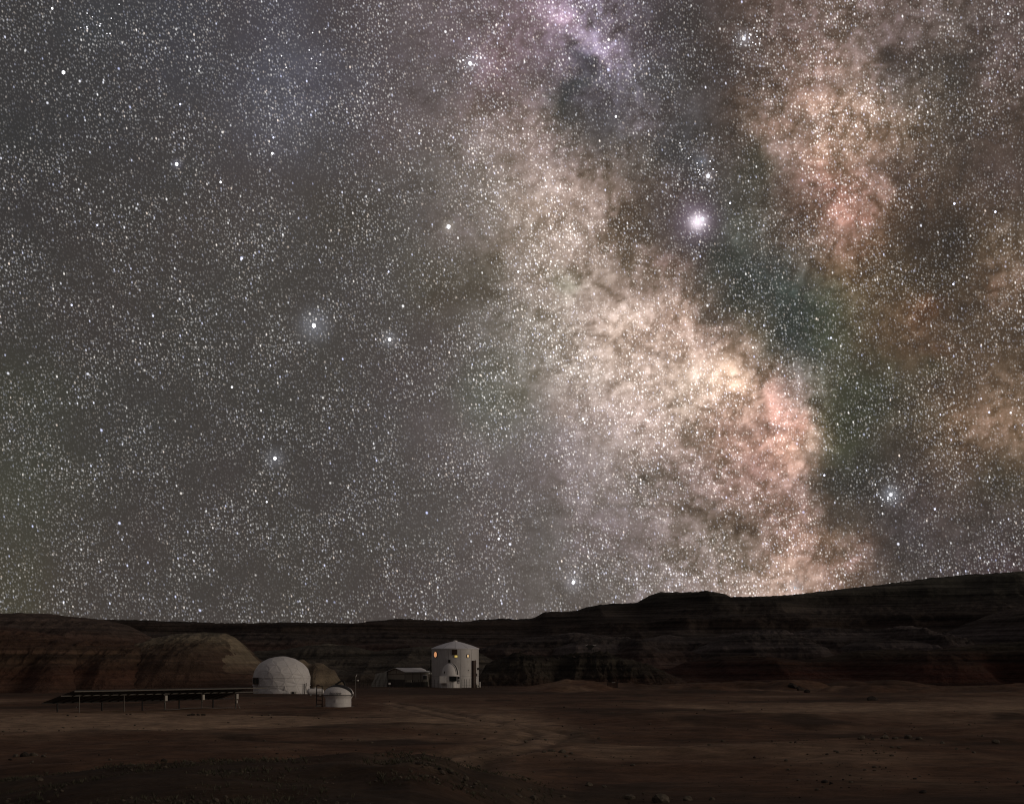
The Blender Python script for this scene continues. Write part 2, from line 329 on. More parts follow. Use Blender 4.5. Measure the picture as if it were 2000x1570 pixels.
def sky_backdrop():
    xs_ = np.concatenate([np.linspace(-1100, -60, 26)[:-1], np.arange(-60, 2061, 4.0), np.linspace(2060, 3100, 26)[1:]])
    ys_ = np.concatenate([np.linspace(1330, 1240, 6)[:-1], np.arange(1240, -41, -4.0), np.linspace(-40, -1500, 36)[1:]])
    PX, PY = np.meshgrid(xs_, ys_)
    c = chart(PX, PY)
    for (x, y, r, k, hr, h, t) in BRIGHT:           # glow round planets, nebulae and clusters
        if hr < 14: continue
        d2 = ((PX - x) ** 2 + (PY - y) ** 2) / (hr * .62) ** 2
        c = c + np.exp(-d2)[..., None] * h * (.95 if hr == 22 else .62) * np.array(t)
    edge = smooth(-1100, -300, PX) * smooth(3100, 2300, PX) * smooth(-1500, -500, PY)
    c = c * edge[..., None] + AVG * (1 - edge[..., None])
    D = np.stack([(PX - CX) / F, np.ones_like(PX), (HY - PY) / F], -1)
    D /= np.linalg.norm(D, axis=-1, keepdims=True)
    P = D * 17000.0
    nr, nc = PX.shape
    i = np.arange(nr - 1)[:, None]; j = np.arange(nc - 1)[None, :]
    q = np.stack(np.broadcast_arrays(i * nc + j, i * nc + j + 1, (i + 1) * nc + j + 1, (i + 1) * nc + j), -1).reshape(-1, 4)
    me = bpy.data.meshes.new('sky')
    me.vertices.add(nr * nc); me.vertices.foreach_set('co', P.astype(np.float32).ravel())
    me.loops.add(q.size); me.loops.foreach_set('vertex_index', q.ravel().astype(np.int32))
    me.polygons.add(len(q)); me.polygons.foreach_set('loop_start', np.arange(0, q.size, 4, dtype=np.int32))
    a = me.color_attributes.new('glow', 'FLOAT_COLOR', 'POINT')
    cc = np.ones((nr * nc, 4), np.float32); cc[:, :3] = c.reshape(-1, 3)
    a.data.foreach_set('color', cc.ravel())
    me.update(); me.validate()
    m = bpy.data.materials.new('night_sky'); m.use_nodes = True
    t = m.node_tree; t.nodes.clear()
    N = NT(t)
    at = t.nodes.new('ShaderNodeVertexColor'); at.layer_name = 'glow'
    tc = t.nodes.new('ShaderNodeTexCoord')
    d3 = N.vec('NORMALIZE', tc.outputs['Object'])
    lum = N.vec('DOT_PRODUCT', at.outputs['Color'], (0.3, 0.5, 0.2), out=1)
    e = t.nodes.new('ShaderNodeEmission'); o_ = t.nodes.new('ShaderNodeOutputMaterial')
    t.links.new(N.vec('ADD', at.outputs['Color'], star_nodes(N, t, d3, lum)), e.inputs[0])
    t.links.new(e.outputs[0], o_.inputs[0])
    m.cycles.emission_sampling = 'NONE'
    me.materials.append(m)
    o = bpy.data.objects.new('sky', me); COL.objects.link(o)
    o.location = (0, 0, EYE)
    o['kind'] = 'structure'; o['label'] = 'night sky with the glowing cloudy band of the milky way'; o['category'] = 'sky'
sky_backdrop()

# ================================================================== helpers
# ------------------------------------------------------------------ materials
def principled(name):
    m = bpy.data.materials.new(name); m.use_nodes = True
    N = NT(m.node_tree)
    b = m.node_tree.nodes['Principled BSDF']
    return m, N, b
def set_bump(N, b, h, strength, dist):
    n = N.t.nodes.new('ShaderNodeBump')
    n.inputs['Strength'].default_value = strength; n.inputs['Distance'].default_value = dist
    N.sock(n.inputs['Height'], h)
    N.t.links.new(n.outputs[0], b.inputs['Normal'])
def geo_pos(N):
    return N.t.nodes.new('ShaderNodeNewGeometry').outputs['Position']
def obj_pos(N):
    return N.t.nodes.new('ShaderNodeTexCoord').outputs['Object']
_mats = {}
def paint(name, c, rough=0.55, dirt=0.25, scale=1.5, metal=0.0, grime=(0.10, 0.06, 0.04), streak=0.0):
    """painted or raw surface with dust, slow tone change and fine grain"""
    if name in _mats: return _mats[name]
    m, N, b = principled(name)
    p = obj_pos(N)
    n1 = N.noise(p, scale, 5, 0.6, '3D')
    n2 = N.noise(p, scale * 9, 3, 0.6, '3D')
    base = N.mix(N.maprange(n1, 0.35, 0.7, 0, 0.35), (*c, 1), (c[0] * .82, c[1] * .80, c[2] * .78, 1))
    if streak:
        sx, sy, sz = N.sep(p)
        st = N.noise(N.comb(N.math('MULTIPLY', sx, 5.0), N.math('MULTIPLY', sy, 5.0), N.math('MULTIPLY', sz, 0.35)), 1.0, 4, 0.6, '3D')
        base = N.mix(N.maprange(st, 0.5, 0.8, 0, streak), base, (*grime, 1))
    base = N.mix(N.maprange(n2, 0.52, 0.8, 0, dirt), base, (*grime, 1))
    N.sock(b.inputs['Base Color'], base)
    b.inputs['Metallic'].default_value = metal
    N.sock(b.inputs['Roughness'], N.maprange(n1, 0.3, 0.7, max(rough - .1, .05), min(rough + .12, 1)))
    set_bump(N, b, n2, 0.15, 0.01)
    _mats[name] = m
    return m
def lamp_mat(name, c, e):
    m, N, b = principled(name)
    p = obj_pos(N)
    n1 = N.noise(p, 3.0, 2, 0.5, '3D')
    b.inputs['Base Color'].default_value = (*c, 1)
    N.sock(b.inputs['Emission Color'], N.mix(N.maprange(n1, .35, .65, 0, 1), (*c, 1), (c[0] * .75, c[1] * .55, c[2] * .4, 1)))
    b.inputs['Emission Strength'].default_value = e
    b.inputs['Roughness'].default_value = 0.3
    return m

WHITE = paint('white_fibreglass', (0.80, 0.78, 0.78), 0.45, 0.16, 0.8, streak=0.22)
HABW = paint('white_habitat_wall', (0.66, 0.64, 0.64), 0.5, 0.2, 0.8, streak=0.3)
FABRIC = paint('white_dome_fabric', (0.78, 0.76, 0.77), 0.6, 0.2, 0.7, grime=(.3, .25, .22))
ROOFW = paint('pale_roof_sheet', (0.80, 0.80, 0.86), 0.42, 0.12, 0.7)
GREYM = paint('grey_metal', (0.36, 0.36, 0.36), 0.4, 0.3, 2.0, metal=0.3)
STEEL = paint('galvanised_steel', (0.22, 0.205, 0.19), 0.5, 0.2, 3.0, metal=0.55)
DARKM = paint('dark_metal', (0.025, 0.023, 0.022), 0.5, 0.2, 2.0)
RUBBER = paint('black_rubber', (0.012, 0.012, 0.013), 0.6, 0.1, 2.0)
BROWN = paint('brown_painted_wood', (0.055, 0.028, 0.020), 0.6, 0.2, 2.0)
SHUTTER = paint('brown_shutter', (0.045, 0.024, 0.015), 0.6, 0.2, 2.0)
PANELB = paint('solar_cell_back', (0.020, 0.020, 0.024), 0.5, 0.15, 1.5)
BOXG = paint('grey_enclosure', (0.50, 0.47, 0.43), 0.5, 0.2, 4.0)
CONC = paint('concrete', (0.42, 0.38, 0.34), 0.85, 0.35, 2.5)
POLY = paint('greenhouse_sheet', (0.40, 0.36, 0.29), 0.5, 0.3, 1.0)
POLYR = paint('greenhouse_roof_sheet', (0.82, 0.82, 0.79), 0.45, 0.2, 1.0)
POLYD = paint('greenhouse_dark_base', (0.10, 0.09, 0.078), 0.8, 0.3, 1.0)
TARP = paint('pale_tarp', (0.32, 0.305, 0.27), 0.8, 0.4, 1.3, grime=(.08, .07, .055))
GLASSD = paint('dark_glass', (0.015, 0.018, 0.018), 0.12, 0.03, 1.0)
LAMP_R = lamp_mat('lit_room_orange', (1.0, 0.50, 0.25), 0.62)
LAMP_Y = lamp_mat('lit_room_yellow', (0.95, 0.80, 0.25), 0.6)
LAMP_W = lamp_mat('lit_room_warm', (1.0, 0.72, 0.36), 0.5)
TEXTM = paint('dark_lettering', (0.012, 0.010, 0.010), 0.5, 0.0, 2.0)

# ------------------------------------------------------------------ mesh builder
class MB:
    def __init__(s): s.v = []; s.f = []
    def add(s, vs, fs):
        b = len(s.v); s.v += [tuple(v) for v in vs]; s.f += [[b + i for i in f] for f in fs]; return s
    def box(s, x0, x1, y0, y1, z0, z1):
        return s.add([(x0, y0, z0), (x1, y0, z0), (x1, y1, z0), (x0, y1, z0), (x0, y0, z1), (x1, y0, z1), (x1, y1, z1), (x0, y1, z1)],
                     [[0, 3, 2, 1], [4, 5, 6, 7], [0, 1, 5, 4], [1, 2, 6, 5], [2, 3, 7, 6], [3, 0, 4, 7]])
    def tube(s, pts, r, n=8, r1=None):
        pts = [Vector(p) for p in pts]
        rings = []
        for i, p in enumerate(pts):
            d = (pts[min(i + 1, len(pts) - 1)] - pts[max(i - 1, 0)]).normalized()
            a = d.cross(Vector((0, 0, 1)) if abs(d.z) < 0.9 else Vector((1, 0, 0))).normalized()
            c = d.cross(a)
            rr = r if r1 is None else r + (r1 - r) * i / (len(pts) - 1)
            rings.append([p + a * rr * math.cos(2 * math.pi * k / n) + c * rr * math.sin(2 * math.pi * k / n) for k in range(n)])
        V = [v for rg in rings for v in rg]
        Fc = []
        for i in range(len(pts) - 1):
            for k in range(n):
                Fc.append([i * n + k, i * n + (k + 1) % n, (i + 1) * n + (k + 1) % n, (i + 1) * n + k])
        Fc.append(list(range(n))[::-1]); Fc.append([(len(pts) - 1) * n + k for k in range(n)])
        return s.add(V, Fc)
    def lathe(s, prof, n=48, a0=0.0, a1=2 * math.pi, thick=None):
        """profile of (radius, z) turned about z"""
        full = abs(a1 - a0 - 2 * math.pi) < 1e-6
        m = n if full else n + 1
        V, Fc = [], []
        for (r, z) in prof:
            for k in range(m):
                a = a0 + (a1 - a0) * k / n
                V.append((r * math.sin(a), -r * math.cos(a), z))
        for i in range(len(prof) - 1):
            for k in range(n):
                k2 = (k + 1) % m if full else k + 1
                Fc.append([i * m + k, i * m + k2, (i + 1) * m + k2, (i + 1) * m + k])
        return s.add(V, Fc)
    def arc_slab(s, r0, r1, a0, a1, z0, z1, n=6):
        """curved plate between two radii; angle 0 looks at the camera, positive to the right"""
        V, Fc = [], []
        for k in range(n + 1):
            a = a0 + (a1 - a0) * k / n
            sn, cs = math.sin(a), -math.cos(a)
            V += [(r0 * sn, r0 * cs, z0), (r1 * sn, r1 * cs, z0), (r1 * sn, r1 * cs, z1), (r0 * sn, r0 * cs, z1)]
        for k in range(n):
            for q in range(4):
                Fc.append([4 * k + q, 4 * k + (q + 1) % 4, 4 * k + 4 + (q + 1) % 4, 4 * k + 4 + q][::-1])
        Fc.append([0, 1, 2, 3]); Fc.append([4 * n + 3, 4 * n + 2, 4 * n + 1, 4 * n])
        return s.add(V, Fc)
    def extrude(s, poly, axis_from, axis_to, plane='xz'):
        n = len(poly)
        V = []
        for t in (axis_from, axis_to):
            for (a, b) in poly:
                V.append((a, t, b) if plane == 'xz' else ((t, a, b) if plane == 'yz' else (a, b, t)))
        Fc = [list(range(n)), [n + i for i in range(n)][::-1]]
        Fc += [[i, (i + 1) % n, n + (i + 1) % n, n + i][::-1] for i in range(n)]
        return s.add(V, Fc)
    def mesh(s, name, mat, bevel=0.0, shade=False):
        me = bpy.data.meshes.new(name); me.from_pydata(s.v, [], s.f)
        bm = bmesh.new(); bm.from_mesh(me)
        bmesh.ops.recalc_face_normals(bm, faces=bm.faces)
        if bevel:
            es = [e for e in bm.edges if len(e.link_faces) == 2 and e.calc_face_angle(0) > 0.6]
            bmesh.ops.bevel(bm, geom=es, offset=bevel, segments=2, affect='EDGES', profile=0.6)
        if shade:
            for f in bm.faces: f.smooth = True
            for e in bm.edges:
                if len(e.link_faces) == 2 and e.calc_face_angle(0) > 0.6: e.smooth = False
        bm.to_mesh(me); bm.free()
        me.materials.append(mat)
        return me
    def build(s, name, mat, parent=None, bevel=0.0, shade=False, loc=None, label=None):
        o = bpy.data.objects.new(name, s.mesh(name, mat, bevel, shade)); COL.objects.link(o)
        if parent is not None: o.parent = parent
        if loc is not None: o.location = loc
        if label: o['label'] = label
        return o
def tag(o, label, cat=None, group=None, kind=None):
    o['label'] = label
    if cat: o['category'] = cat
    if group: o['group'] = group
    if kind: o['kind'] = kind
    return o
def piece(parent, mesh, name, loc=(0, 0, 0), rot=(0, 0, 0), scale=(1, 1, 1)):
    o = bpy.data.objects.new(name, mesh); COL.objects.link(o)
    o.parent = parent; o.location = loc; o.rotation_euler = rot; o.scale = scale
    return o

# ================================================================== the land
KNOLL = [(-600, 1560), (-200, 1548), (0, 1526), (80, 1514), (150, 1505), (250, 1491), (400, 1486), (560, 1489), (700, 1486), (800, 1486), (860, 1497), (930, 1520), (1000, 1546), (1060, 1575), (1120, 1590), (1250, 1597), (1400, 1594), (1600, 1586), (1800, 1580), (2000, 1576), (2600, 1570)]
kx = np.array([p[0] for p in KNOLL], float); ky = np.array([p[1] for p in KNOLL], float)
def gz(x, y):
    x = np.asarray(x, float); y = np.asarray(y, float)
    r = np.maximum(np.sqrt(x * x + y * y), 0.1)
    px = np.where(y > 0.05 * np.abs(x), CX + F * x / np.maximum(y, 0.05 * np.abs(x) + 1e-3), np.where(x > 0, 4000, -2000))
    flat = smooth(300, 345, r) * 0 + 1
    z = 0.46 * fbm(x / 30, y / 22, 3, 3) * smooth(52, 80, r) * (1 - 0.75 * smooth(120, 170, r))
    z = z + 0.10 * fbm(x / 9, y / 7, 3, 11) * (1 - 0.6 * smooth(110, 200, r))
    z = z + 0.075 * ridged(x / 14 + 3, y / 9, 3, 21) * smooth(40, 80, r) * (1 - smooth(200, 320, r))
    z = z + 0.022 * fbm(x / 1.6, y / 1.6, 3, 31) * (1 - smooth(70, 140, r))
    toe = smooth(1010, 1120, px) * smooth(232, 290, r) * (1 - smooth(420, 520, r))
    z = z + toe * 1.5 * np.clip(fbm(x / 19, y / 24, 4, 77) + 0.05, 0, 1)
    # the near knoll the photographer stands beside
    kc = np.interp(px, kx, ky)
    dk = 46.0 + 4 * perlin(x / 11, 0.3, 5)
    zc = EYE - (kc - HY) / F * 46.0
    t = 1 - smooth(0, 1, (r - dk) / 24.0)
    kn = np.maximum(zc, 0) * t
    kn = kn + np.clip(zc, 0, 1) * t * (0.12 * fbm(x / 4, y / 4, 4, 41))
    return z + kn
def on_ground(px, py, lo=24.0, hi=420.0):
    d = np.geomspace(lo, hi, 6000)
    X = (px - CX) / F * d
    Z = EYE + (HY - py) / F * d
    hit = np.nonzero(Z <= gz(X, d))[0]
    k = hit[0] if len(hit) else len(d) - 1
    return float(X[k]), float(d[k]), float(gz(X[k], d[k]))

def grid_mesh(name, X, Y, Z, mat, wrap=False, attr=None):
    nr, nc = X.shape
    v = np.stack([X, Y, Z], -1).reshape(-1, 3).astype(np.float32)
    i = np.arange(nr - 1)[:, None]; j = np.arange(nc if wrap else nc - 1)[None, :]
    j2 = (j + 1) % nc
    q = np.stack(np.broadcast_arrays(i * nc + j, i * nc + j2, (i + 1) * nc + j2, (i + 1) * nc + j), -1).reshape(-1, 4)
    me = bpy.data.meshes.new(name)
    me.vertices.add(len(v)); me.vertices.foreach_set('co', v.ravel())
    me.loops.add(q.size); me.loops.foreach_set('vertex_index', q.ravel().astype(np.int32))
    me.polygons.add(len(q)); me.polygons.foreach_set('loop_start', np.arange(0, q.size, 4, dtype=np.int32))
    me.polygons.foreach_set('use_smooth', np.ones(len(q), bool))
    if attr is not None:
        a = me.color_attributes.new('soil', 'FLOAT_COLOR', 'POINT')
        c = np.ones((len(v), 4), np.float32); c[:, :3] = attr.reshape(-1, 3)
        a.data.foreach_set('color', c.ravel())
    me.update(); me.validate()
    me.materials.append(mat)
    o = bpy.data.objects.new(name, me); COL.objects.link(o)
    return o

# soil: colour attribute says which soil lies where (pale sand, red clay, dark gravel), the nodes add grain
def soil_material():
    m, N, b = principled('desert_soil')
    at = N.t.nodes.new('ShaderNodeVertexColor'); at.layer_name = 'soil'
    p = geo_pos(N)
    x, y, z = N.sep(p)
    n1 = N.noise(p, 0.9, 6, 0.68, '3D')
    n2 = N.noise(p, 7.0, 4, 0.65, '3D')
    n3 = N.noise(p, 0.16, 4, 0.6, '3D')
    k = N.math('MULTIPLY', N.maprange(n1, 0.28, 0.72, 0.5, 1.5), N.maprange(n2, 0.25, 0.75, 0.72, 1.3))
    k = N.math('MULTIPLY', k, N.maprange(n3, 0.3, 0.7, 0.82, 1.18))
    N.sock(b.inputs['Base Color'], N.vec('SCALE', at.outputs['Color'], k))
    b.inputs['Roughness'].default_value = 0.95
    b.inputs['Specular IOR Level'].default_value = 0.15
    set_bump(N, b, N.math('ADD', n1, N.math('MULTIPLY', n2, 0.3)), 0.6, 0.12)
    return m
SOIL = soil_material()

def build_ground():
    a_in = np.arctan((np.linspace(-250, 2250, 780) - CX) / F)
    a_l = np.linspace(-math.pi, a_in[0], 34)[1:-1] if False else np.linspace(-math.pi, a_in[0], 40)[:-1]
    a_r = np.linspace(a_in[-1], math.pi, 40)[1:-1]
    ang = np.concatenate([a_l, a_in, a_r])
    r = np.concatenate([np.geomspace(0.5, 26, 14)[:-1], np.geomspace(26, 350, 370), np.geomspace(350, 9000, 26)[1:]])
    A, R = np.meshgrid(ang, r)
    X, Y = R * np.sin(A), R * np.cos(A)
    Z = gz(X, Y)
    Z = np.where(R > 1500, Z - (R - 1500) * 0.002, Z)
    # soil colours
    PX = np.where(Y > 1, CX + F * X / np.maximum(Y, 1), 5000); 
    PY = HY + F * (EYE - 0.0) / np.maximum(R, 20)
    n1 = fbm(X / 22, Y / 38, 4, 51); n2 = fbm(X / 6, Y / 14, 4, 61); n3 = fbm(X / 60, Y / 60, 3, 71); n4 = fbm(X / 2.2, Y / 3.0, 3, 75)
    red = np.array([0.118, 0.063, 0.039]); sand = np.array([0.325, 0.222, 0.152]); dark = np.array([0.040, 0.023, 0.014]); grey = np.array([0.066, 0.043, 0.028])
    pale = np.exp(-((PY - 1412) / 22.0) ** 2) * smooth(1180, 960, PX) * 1.0
    pale = np.maximum(pale, np.exp(-((PY - 1440) / 16.0) ** 2) * smooth(560, 720, PX) * smooth(1150, 980, PX) * 0.55)
    pale = np.maximum(pale, np.exp(-((PY - (1392 - (PX - 1200) * .012)) / 22.0) ** 2) * smooth(1150, 1350, PX) * 0.62)
    pale = np.maximum(pale, np.exp(-((PY - 1470) / 20.0) ** 2) * smooth(1050, 1200, PX) * smooth(1900, 1600, PX) * 0.35)
    w = np.clip(pale * 1.1 + 0.45 * n1 + 0.30 * n2 - 0.08, 0, 1)
    c = red[None, None] * (1 - w[..., None]) + sand * w[..., None]
    dk = np.clip(0.62 * smooth(0.10, 0.7, -n1 + 0.5 * n2 + 0.25 * n3) + 0.4 * smooth(.35, .9, n2 - .6 * n1), 0, 0.85)
    c = c * (1 - dk[..., None]) + dark * dk[..., None]
    far = smooth(205, 275, R) * np.clip(smooth(1060, 940, PX) * .75 + 0.55 * smooth(-.2, .5, fbm(X / 16, Y / 30, 4, 79)), 0, .85)
    c = c * (1 - far[..., None]) + np.array([0.050, 0.029, 0.019]) * far[..., None]
    # wheel tracks winding towards the station
    tr = [(820, 1492), (900, 1478), (960, 1470), (1020, 1457), (1062, 1444), (1085, 1434), (1060, 1426), (1010, 1420), (960, 1412), (900, 1402), (850, 1392), (800, 1380), (760, 1372)]
    tw = [(HY + 0 * p[0], p) for p in tr]
    tx = np.array([on_ground(*p)[0] for p in tr]); ty = np.array([on_ground(*p)[1] for p in tr])
    dm_ = np.full(X.shape, 99.0); sg = np.zeros(X.shape)
    near = (Y > 40) & (Y < 260) & (np.abs(X) < 60)
    xn, yn = X[near], Y[near]
    best = np.full(xn.shape, 99.0); side = np.zeros(xn.shape)
    for k in range(len(tx) - 1):
        ax, ay, bx, by = tx[k], ty[k], tx[k + 1], ty[k + 1]
        L2 = (bx - ax) ** 2 + (by - ay) ** 2
        t = np.clip(((xn - ax) * (bx - ax) + (yn - ay) * (by - ay)) / L2, 0, 1)
        dd = np.hypot(xn - ax - t * (bx - ax), yn - ay - t * (by - ay))
        best = np.minimum(best, dd)
    dm_[near] = best
    rut = np.exp(-((dm_ - 1.0) / 0.42) ** 2)
    bed = np.exp(-(dm_ / 2.0) ** 2)
    c = c * (1 - 0.85 * bed[..., None]) + np.array([0.30, 0.205, 0.142]) * 0.85 * bed[..., None]
    c = c * (1 - 0.35 * rut[..., None])
    Z = Z - 0.10 * rut + 0.05 * np.exp(-((dm_ - 2.1) / 0.5) ** 2)
    # dark gravelly soil with sparse growth on the knoll
    kc = np.interp(PX, kx, ky)
    kn = smooth(0.15, 0.75, (EYE - (kc - HY) / F * 46.0)) * (1 - smooth(48, 66, R))
    kn = np.maximum(kn, 0.75 * (1 - smooth(50, 64, R)))  # vignetting painted into the soil: nearest ground darkened off the knoll too
    kn = np.clip(kn + 0.45 * n2 * (kn > .05), 0, .92)
    gcol = grey * (1 + 0.5 * n2[..., None]) * 0.62
    c = c * (1 - kn[..., None]) + np.clip(gcol, 0.012, 1) * kn[..., None]
    c = c * (1 + 0.22 * np.clip(n4, -1, 1))[..., None]
    c = np.clip(c, 0.006, 0.4)
    o = grid_mesh('ground', X, Y, Z, SOIL, wrap=True, attr=c)
    tag(o, 'bare reddish brown desert plain with pale sandy patches and wheel tracks', 'ground', kind='structure')
build_ground()

# ------------------------------------------------------------------ badlands: each hill its own relief
def rock_material(name, bands, period, warp=1.0, dusty=(0.1, 0.07, 0.05), capz=None, seed=0.0, contrast=1.0):
    """clay beds: colour follows the height, warped, with streaks washed down the slope"""
    m, N, b = principled(name)
    p = geo_pos(N)
    x, y, z = N.sep(p)
    nw = N.noise(N.vec('ADD', p, (seed, seed * 2, 0)), 0.035, 4, 0.55, '3D')
    nf = N.noise(p, 0.55, 5, 0.65, '3D')
    nl = N.noise(N.comb(N.math('MULTIPLY', x, 0.02), N.math('MULTIPLY', y, 0.02), N.math('MULTIPLY', z, 1.1)), 1.0, 5, 0.62, '3D')
    h = N.math('ADD', z, N.math('MULTIPLY', N.math('SUBTRACT', nw, 0.5), 9.0 * warp))
    h = N.math('ADD', h, N.math('MULTIPLY', N.math('SUBTRACT', nf, 0.5), 1.6))
    f = N.math('DIVIDE', h, period)
    c = N.ramp(f, bands, 'EASE')
    k = N.math('MULTIPLY', N.maprange(nl, 0.34, 0.66, 1 - 0.62 * contrast, 1 + 0.62 * contrast), N.maprange(nf, 0.25, 0.75, 0.7, 1.3))
    c = N.vec('SCALE', c, k)
    st = N.noise(N.comb(N.math('MULTIPLY', x, 0.35), N.math('MULTIPLY', y, 0.1), N.math('MULTIPLY', z, 0.06)), 1.0, 5, 0.6, '3D')
    c = N.mix(N.maprange(st, 0.52, 0.75, 0, 0.06), c, (*dusty, 1))
    N.sock(b.inputs['Base Color'], c)
    b.inputs['Roughness'].default_value = 0.95
    b.inputs['Specular IOR Level'].default_value = 0.1
    nq = N.noise(p, 0.17, 6, 0.7, '3D')
    set_bump(N, b, N.math('ADD', N.math('MULTIPLY_ADD', nl, 1.2, N.math('MULTIPLY', nq, 2.0)), nf), 0.85, 0.8)
    return m
def prof_mound(s): return np.sin(np.clip(s, 0, 1) * math.pi / 2) ** 0.85
def prof_mesa(s): return np.interp(s, [0, .2, .42, .55, .66, .72, .86, .93, 1], [0, .12, .34, .42, .62, .66, .78, .97, 1])
def prof_slope(s): return np.interp(s, [0, .3, .6, .8, .92, 1], [0, .22, .55, .80, .95, 1])
def hill(name, label, D, pts, W_, mat, prof=prof_mound, back=0.5, spur=0.15, lam=30.0, gully=1.0, terr=0.0, period=3.0, nc=600, nr=160, seed=1, base=0.0, rough=0.3, skew=0.0, rim=0.0):
    pts = sorted(pts); nc, nr = int(nc * .74), int(nr * .74)
    px = np.linspace(pts[0][0], pts[-1][0], nc)
    xs_, ys_ = np.array([p[0] for p in pts], float), np.array([p[1] for p in pts], float)
    cy = np.interp(px, xs_, ys_)
    ker = np.hanning(9); ker /= ker.sum()
    cy = np.convolve(np.pad(cy, 4, mode='edge'), ker, mode='valid')
    s = np.concatenate([np.linspace(0, 1, nr), np.linspace(1, 1 + back, nr // 5)[1:]])
    PXg, Sg = np.meshgrid(px, s)
    CYg = np.broadcast_to(cy[None, :], PXg.shape)
    X0 = (PXg - CX) / F * D
    dD = 0.10 * W_ * fbm(X0 / (lam * 1.7), 0.37, 3, seed)
    Dc = D + dD
    X = (PXg - CX) / F * Dc
    H = EYE + (HY - CYg) / F * Dc
    n_sp = ridged(X / lam + skew * Sg, Sg * 0.55, 2, seed + 9, 0.3)
    bell = np.clip(Sg * (1 - Sg) * 4, 0, 1)
    sp = np.clip(Sg, 0, 1) + spur * (n_sp - 0.5) * bell
    z = np.where(Sg <= 1, prof(np.clip(sp, 0, 1)), 1 - 0.35 * ((Sg - 1) / back) ** 1.5 * 1.0)
    Z = base - 1.2 + (H - base + 1.2) * z
    Y = Dc - W_ * (1 - Sg)
    amp = np.clip(H, 0, 12) / 12.0
    Z = Z - gully * amp * bell * np.abs(fbm(X / (lam * .28), Sg * 1.6 + 4, 4, seed + 21)) * 1.6
    Z = Z - 0.55 * gully * amp * bell * np.clip(ridged(X / 2.6 + .6 * fbm(X / 9, Sg * 3, 2, seed + 71), Sg * 2.2, 3, seed + 77), 0, 2) * smooth(0, .6, fbm(X / 17, Sg * 2, 2, seed + 81) + .35)
    Z = Z + 1.4 * rough * amp * fbm(X / 3.0, Y / 3.0, 4, seed + 33) * (0.4 + 0.6 * bell)
    if rim:
        Z = Z + rim * np.exp(-((Sg - 1) / 0.03) ** 2) * np.clip(ridged(X / 3.1, 0.5, 3, seed + 47), 0, 2)
    if terr:
        q = Z + 0.5 * fbm(X / 60, Y / 60, 2, seed + 55) * period
        Z = Z + terr * period / (2 * math.pi) * np.sin(2 * math.pi * q / period) * bell
    o = grid_mesh(name, X, Y, Z, mat)
    return tag(o, label, 'hill', kind='structure')

RIDGE = [(-500, 1170), (0, 1198), (215, 1211), (260, 1211), (300, 1212), (380, 1215), (440, 1218), (520, 1217), (560, 1216), (640, 1217), (690, 1218), (740, 1212), (790, 1208), (812, 1210), (870, 1213), (905, 1215), (945, 1210), (985, 1208), (1010, 1210), (1040, 1208), (1050, 1203), (1065, 1195), (1110, 1195), (1126, 1194), (1140, 1187), (1165, 1182), (1200, 1179), (1240, 1178), (1255, 1172), (1270, 1162), (1290, 1157), (1370, 1157), (1400, 1161), (1415, 1166), (1450, 1166), (1500, 1165), (1540, 1163), (1600, 1156), (1650, 1150), (1700, 1144), (1760, 1137), (1820, 1129), (1880, 1123), (1940, 1120), (2000, 1116), (2300, 1100), (2700, 1110)]
R_RIDGE = rock_material('ridge_beds', [(0.0, (0.0607, 0.0284, 0.0221)), (0.2, (0.0688, 0.0427, 0.0365)), (0.34, (0.0607, 0.0486, 0.0446)), (0.46, (0.0386, 0.0284, 0.0243)), (0.6, (0.0688, 0.0567, 0.0505)), (0.68, (0.0405, 0.0346, 0.0302)), (0.80, (0.0851, 0.0791, 0.0670)), (1.0, (0.0688, 0.0670, 0.0548))], 44.0, 0.5, (0.0770, 0.0688, 0.0589), contrast=1.0)
R_LEFTFAR = rock_material('far_ridge_beds', [(0.0, (0.022, 0.015, 0.012)), (0.3, (0.026, 0.022, 0.020)), (0.5, (0.016, 0.014, 0.012)), (0.75, (0.030, 0.031, 0.028)), (1.0, (0.036, 0.036, 0.031))], 30.0, 0.4, (0.034, 0.032, 0.028))
hill('mesa_ridge', 'long dark flat-topped mesa ridge along the skyline, rising to the right', 760, RIDGE, 210, R_RIDGE, prof_mesa, spur=0.20, lam=75, gully=0.35, terr=0.95, period=6.5, nc=1250, nr=230, seed=3, rough=0.35, back=0.8, rim=0.22)
R_MID = rock_material('terrace_beds', [(0.0, (0.0688, 0.0344, 0.0263)), (0.25, (0.0729, 0.0486, 0.0425)), (0.5, (0.0527, 0.0425, 0.0405)), (0.7, (0.0932, 0.0770, 0.0749)), (0.85, (0.0486, 0.0385, 0.0344)), (1.0, (0.0891, 0.0709, 0.0628))], 20.0, 0.6, (0.0972, 0.0770, 0.0688), contrast=1.0)
hill('terrace_hill', 'layered dark purple-brown terrace hills below the mesa on the right', 560, [(880, 1330), (935, 1268), (1000, 1251), (1060, 1243), (1120, 1236), (1180, 1242), (1250, 1250), (1300, 1240), (1350, 1247), (1400, 1243), (1440, 1237), (1480, 1234), (1520, 1241), (1560, 1234), (1600, 1225), (1640, 1228), (1680, 1233), (1720, 1229), (1780, 1236), (1850, 1244), (1900, 1216), (1950, 1196), (2000, 1182), (2200, 1170), (2500, 1160)], 130, R_MID, prof_mound, spur=0.36, lam=40, gully=0.4, terr=0.9, period=3.4, nc=950, nr=190, seed=15, rough=0.4, rim=0.15)
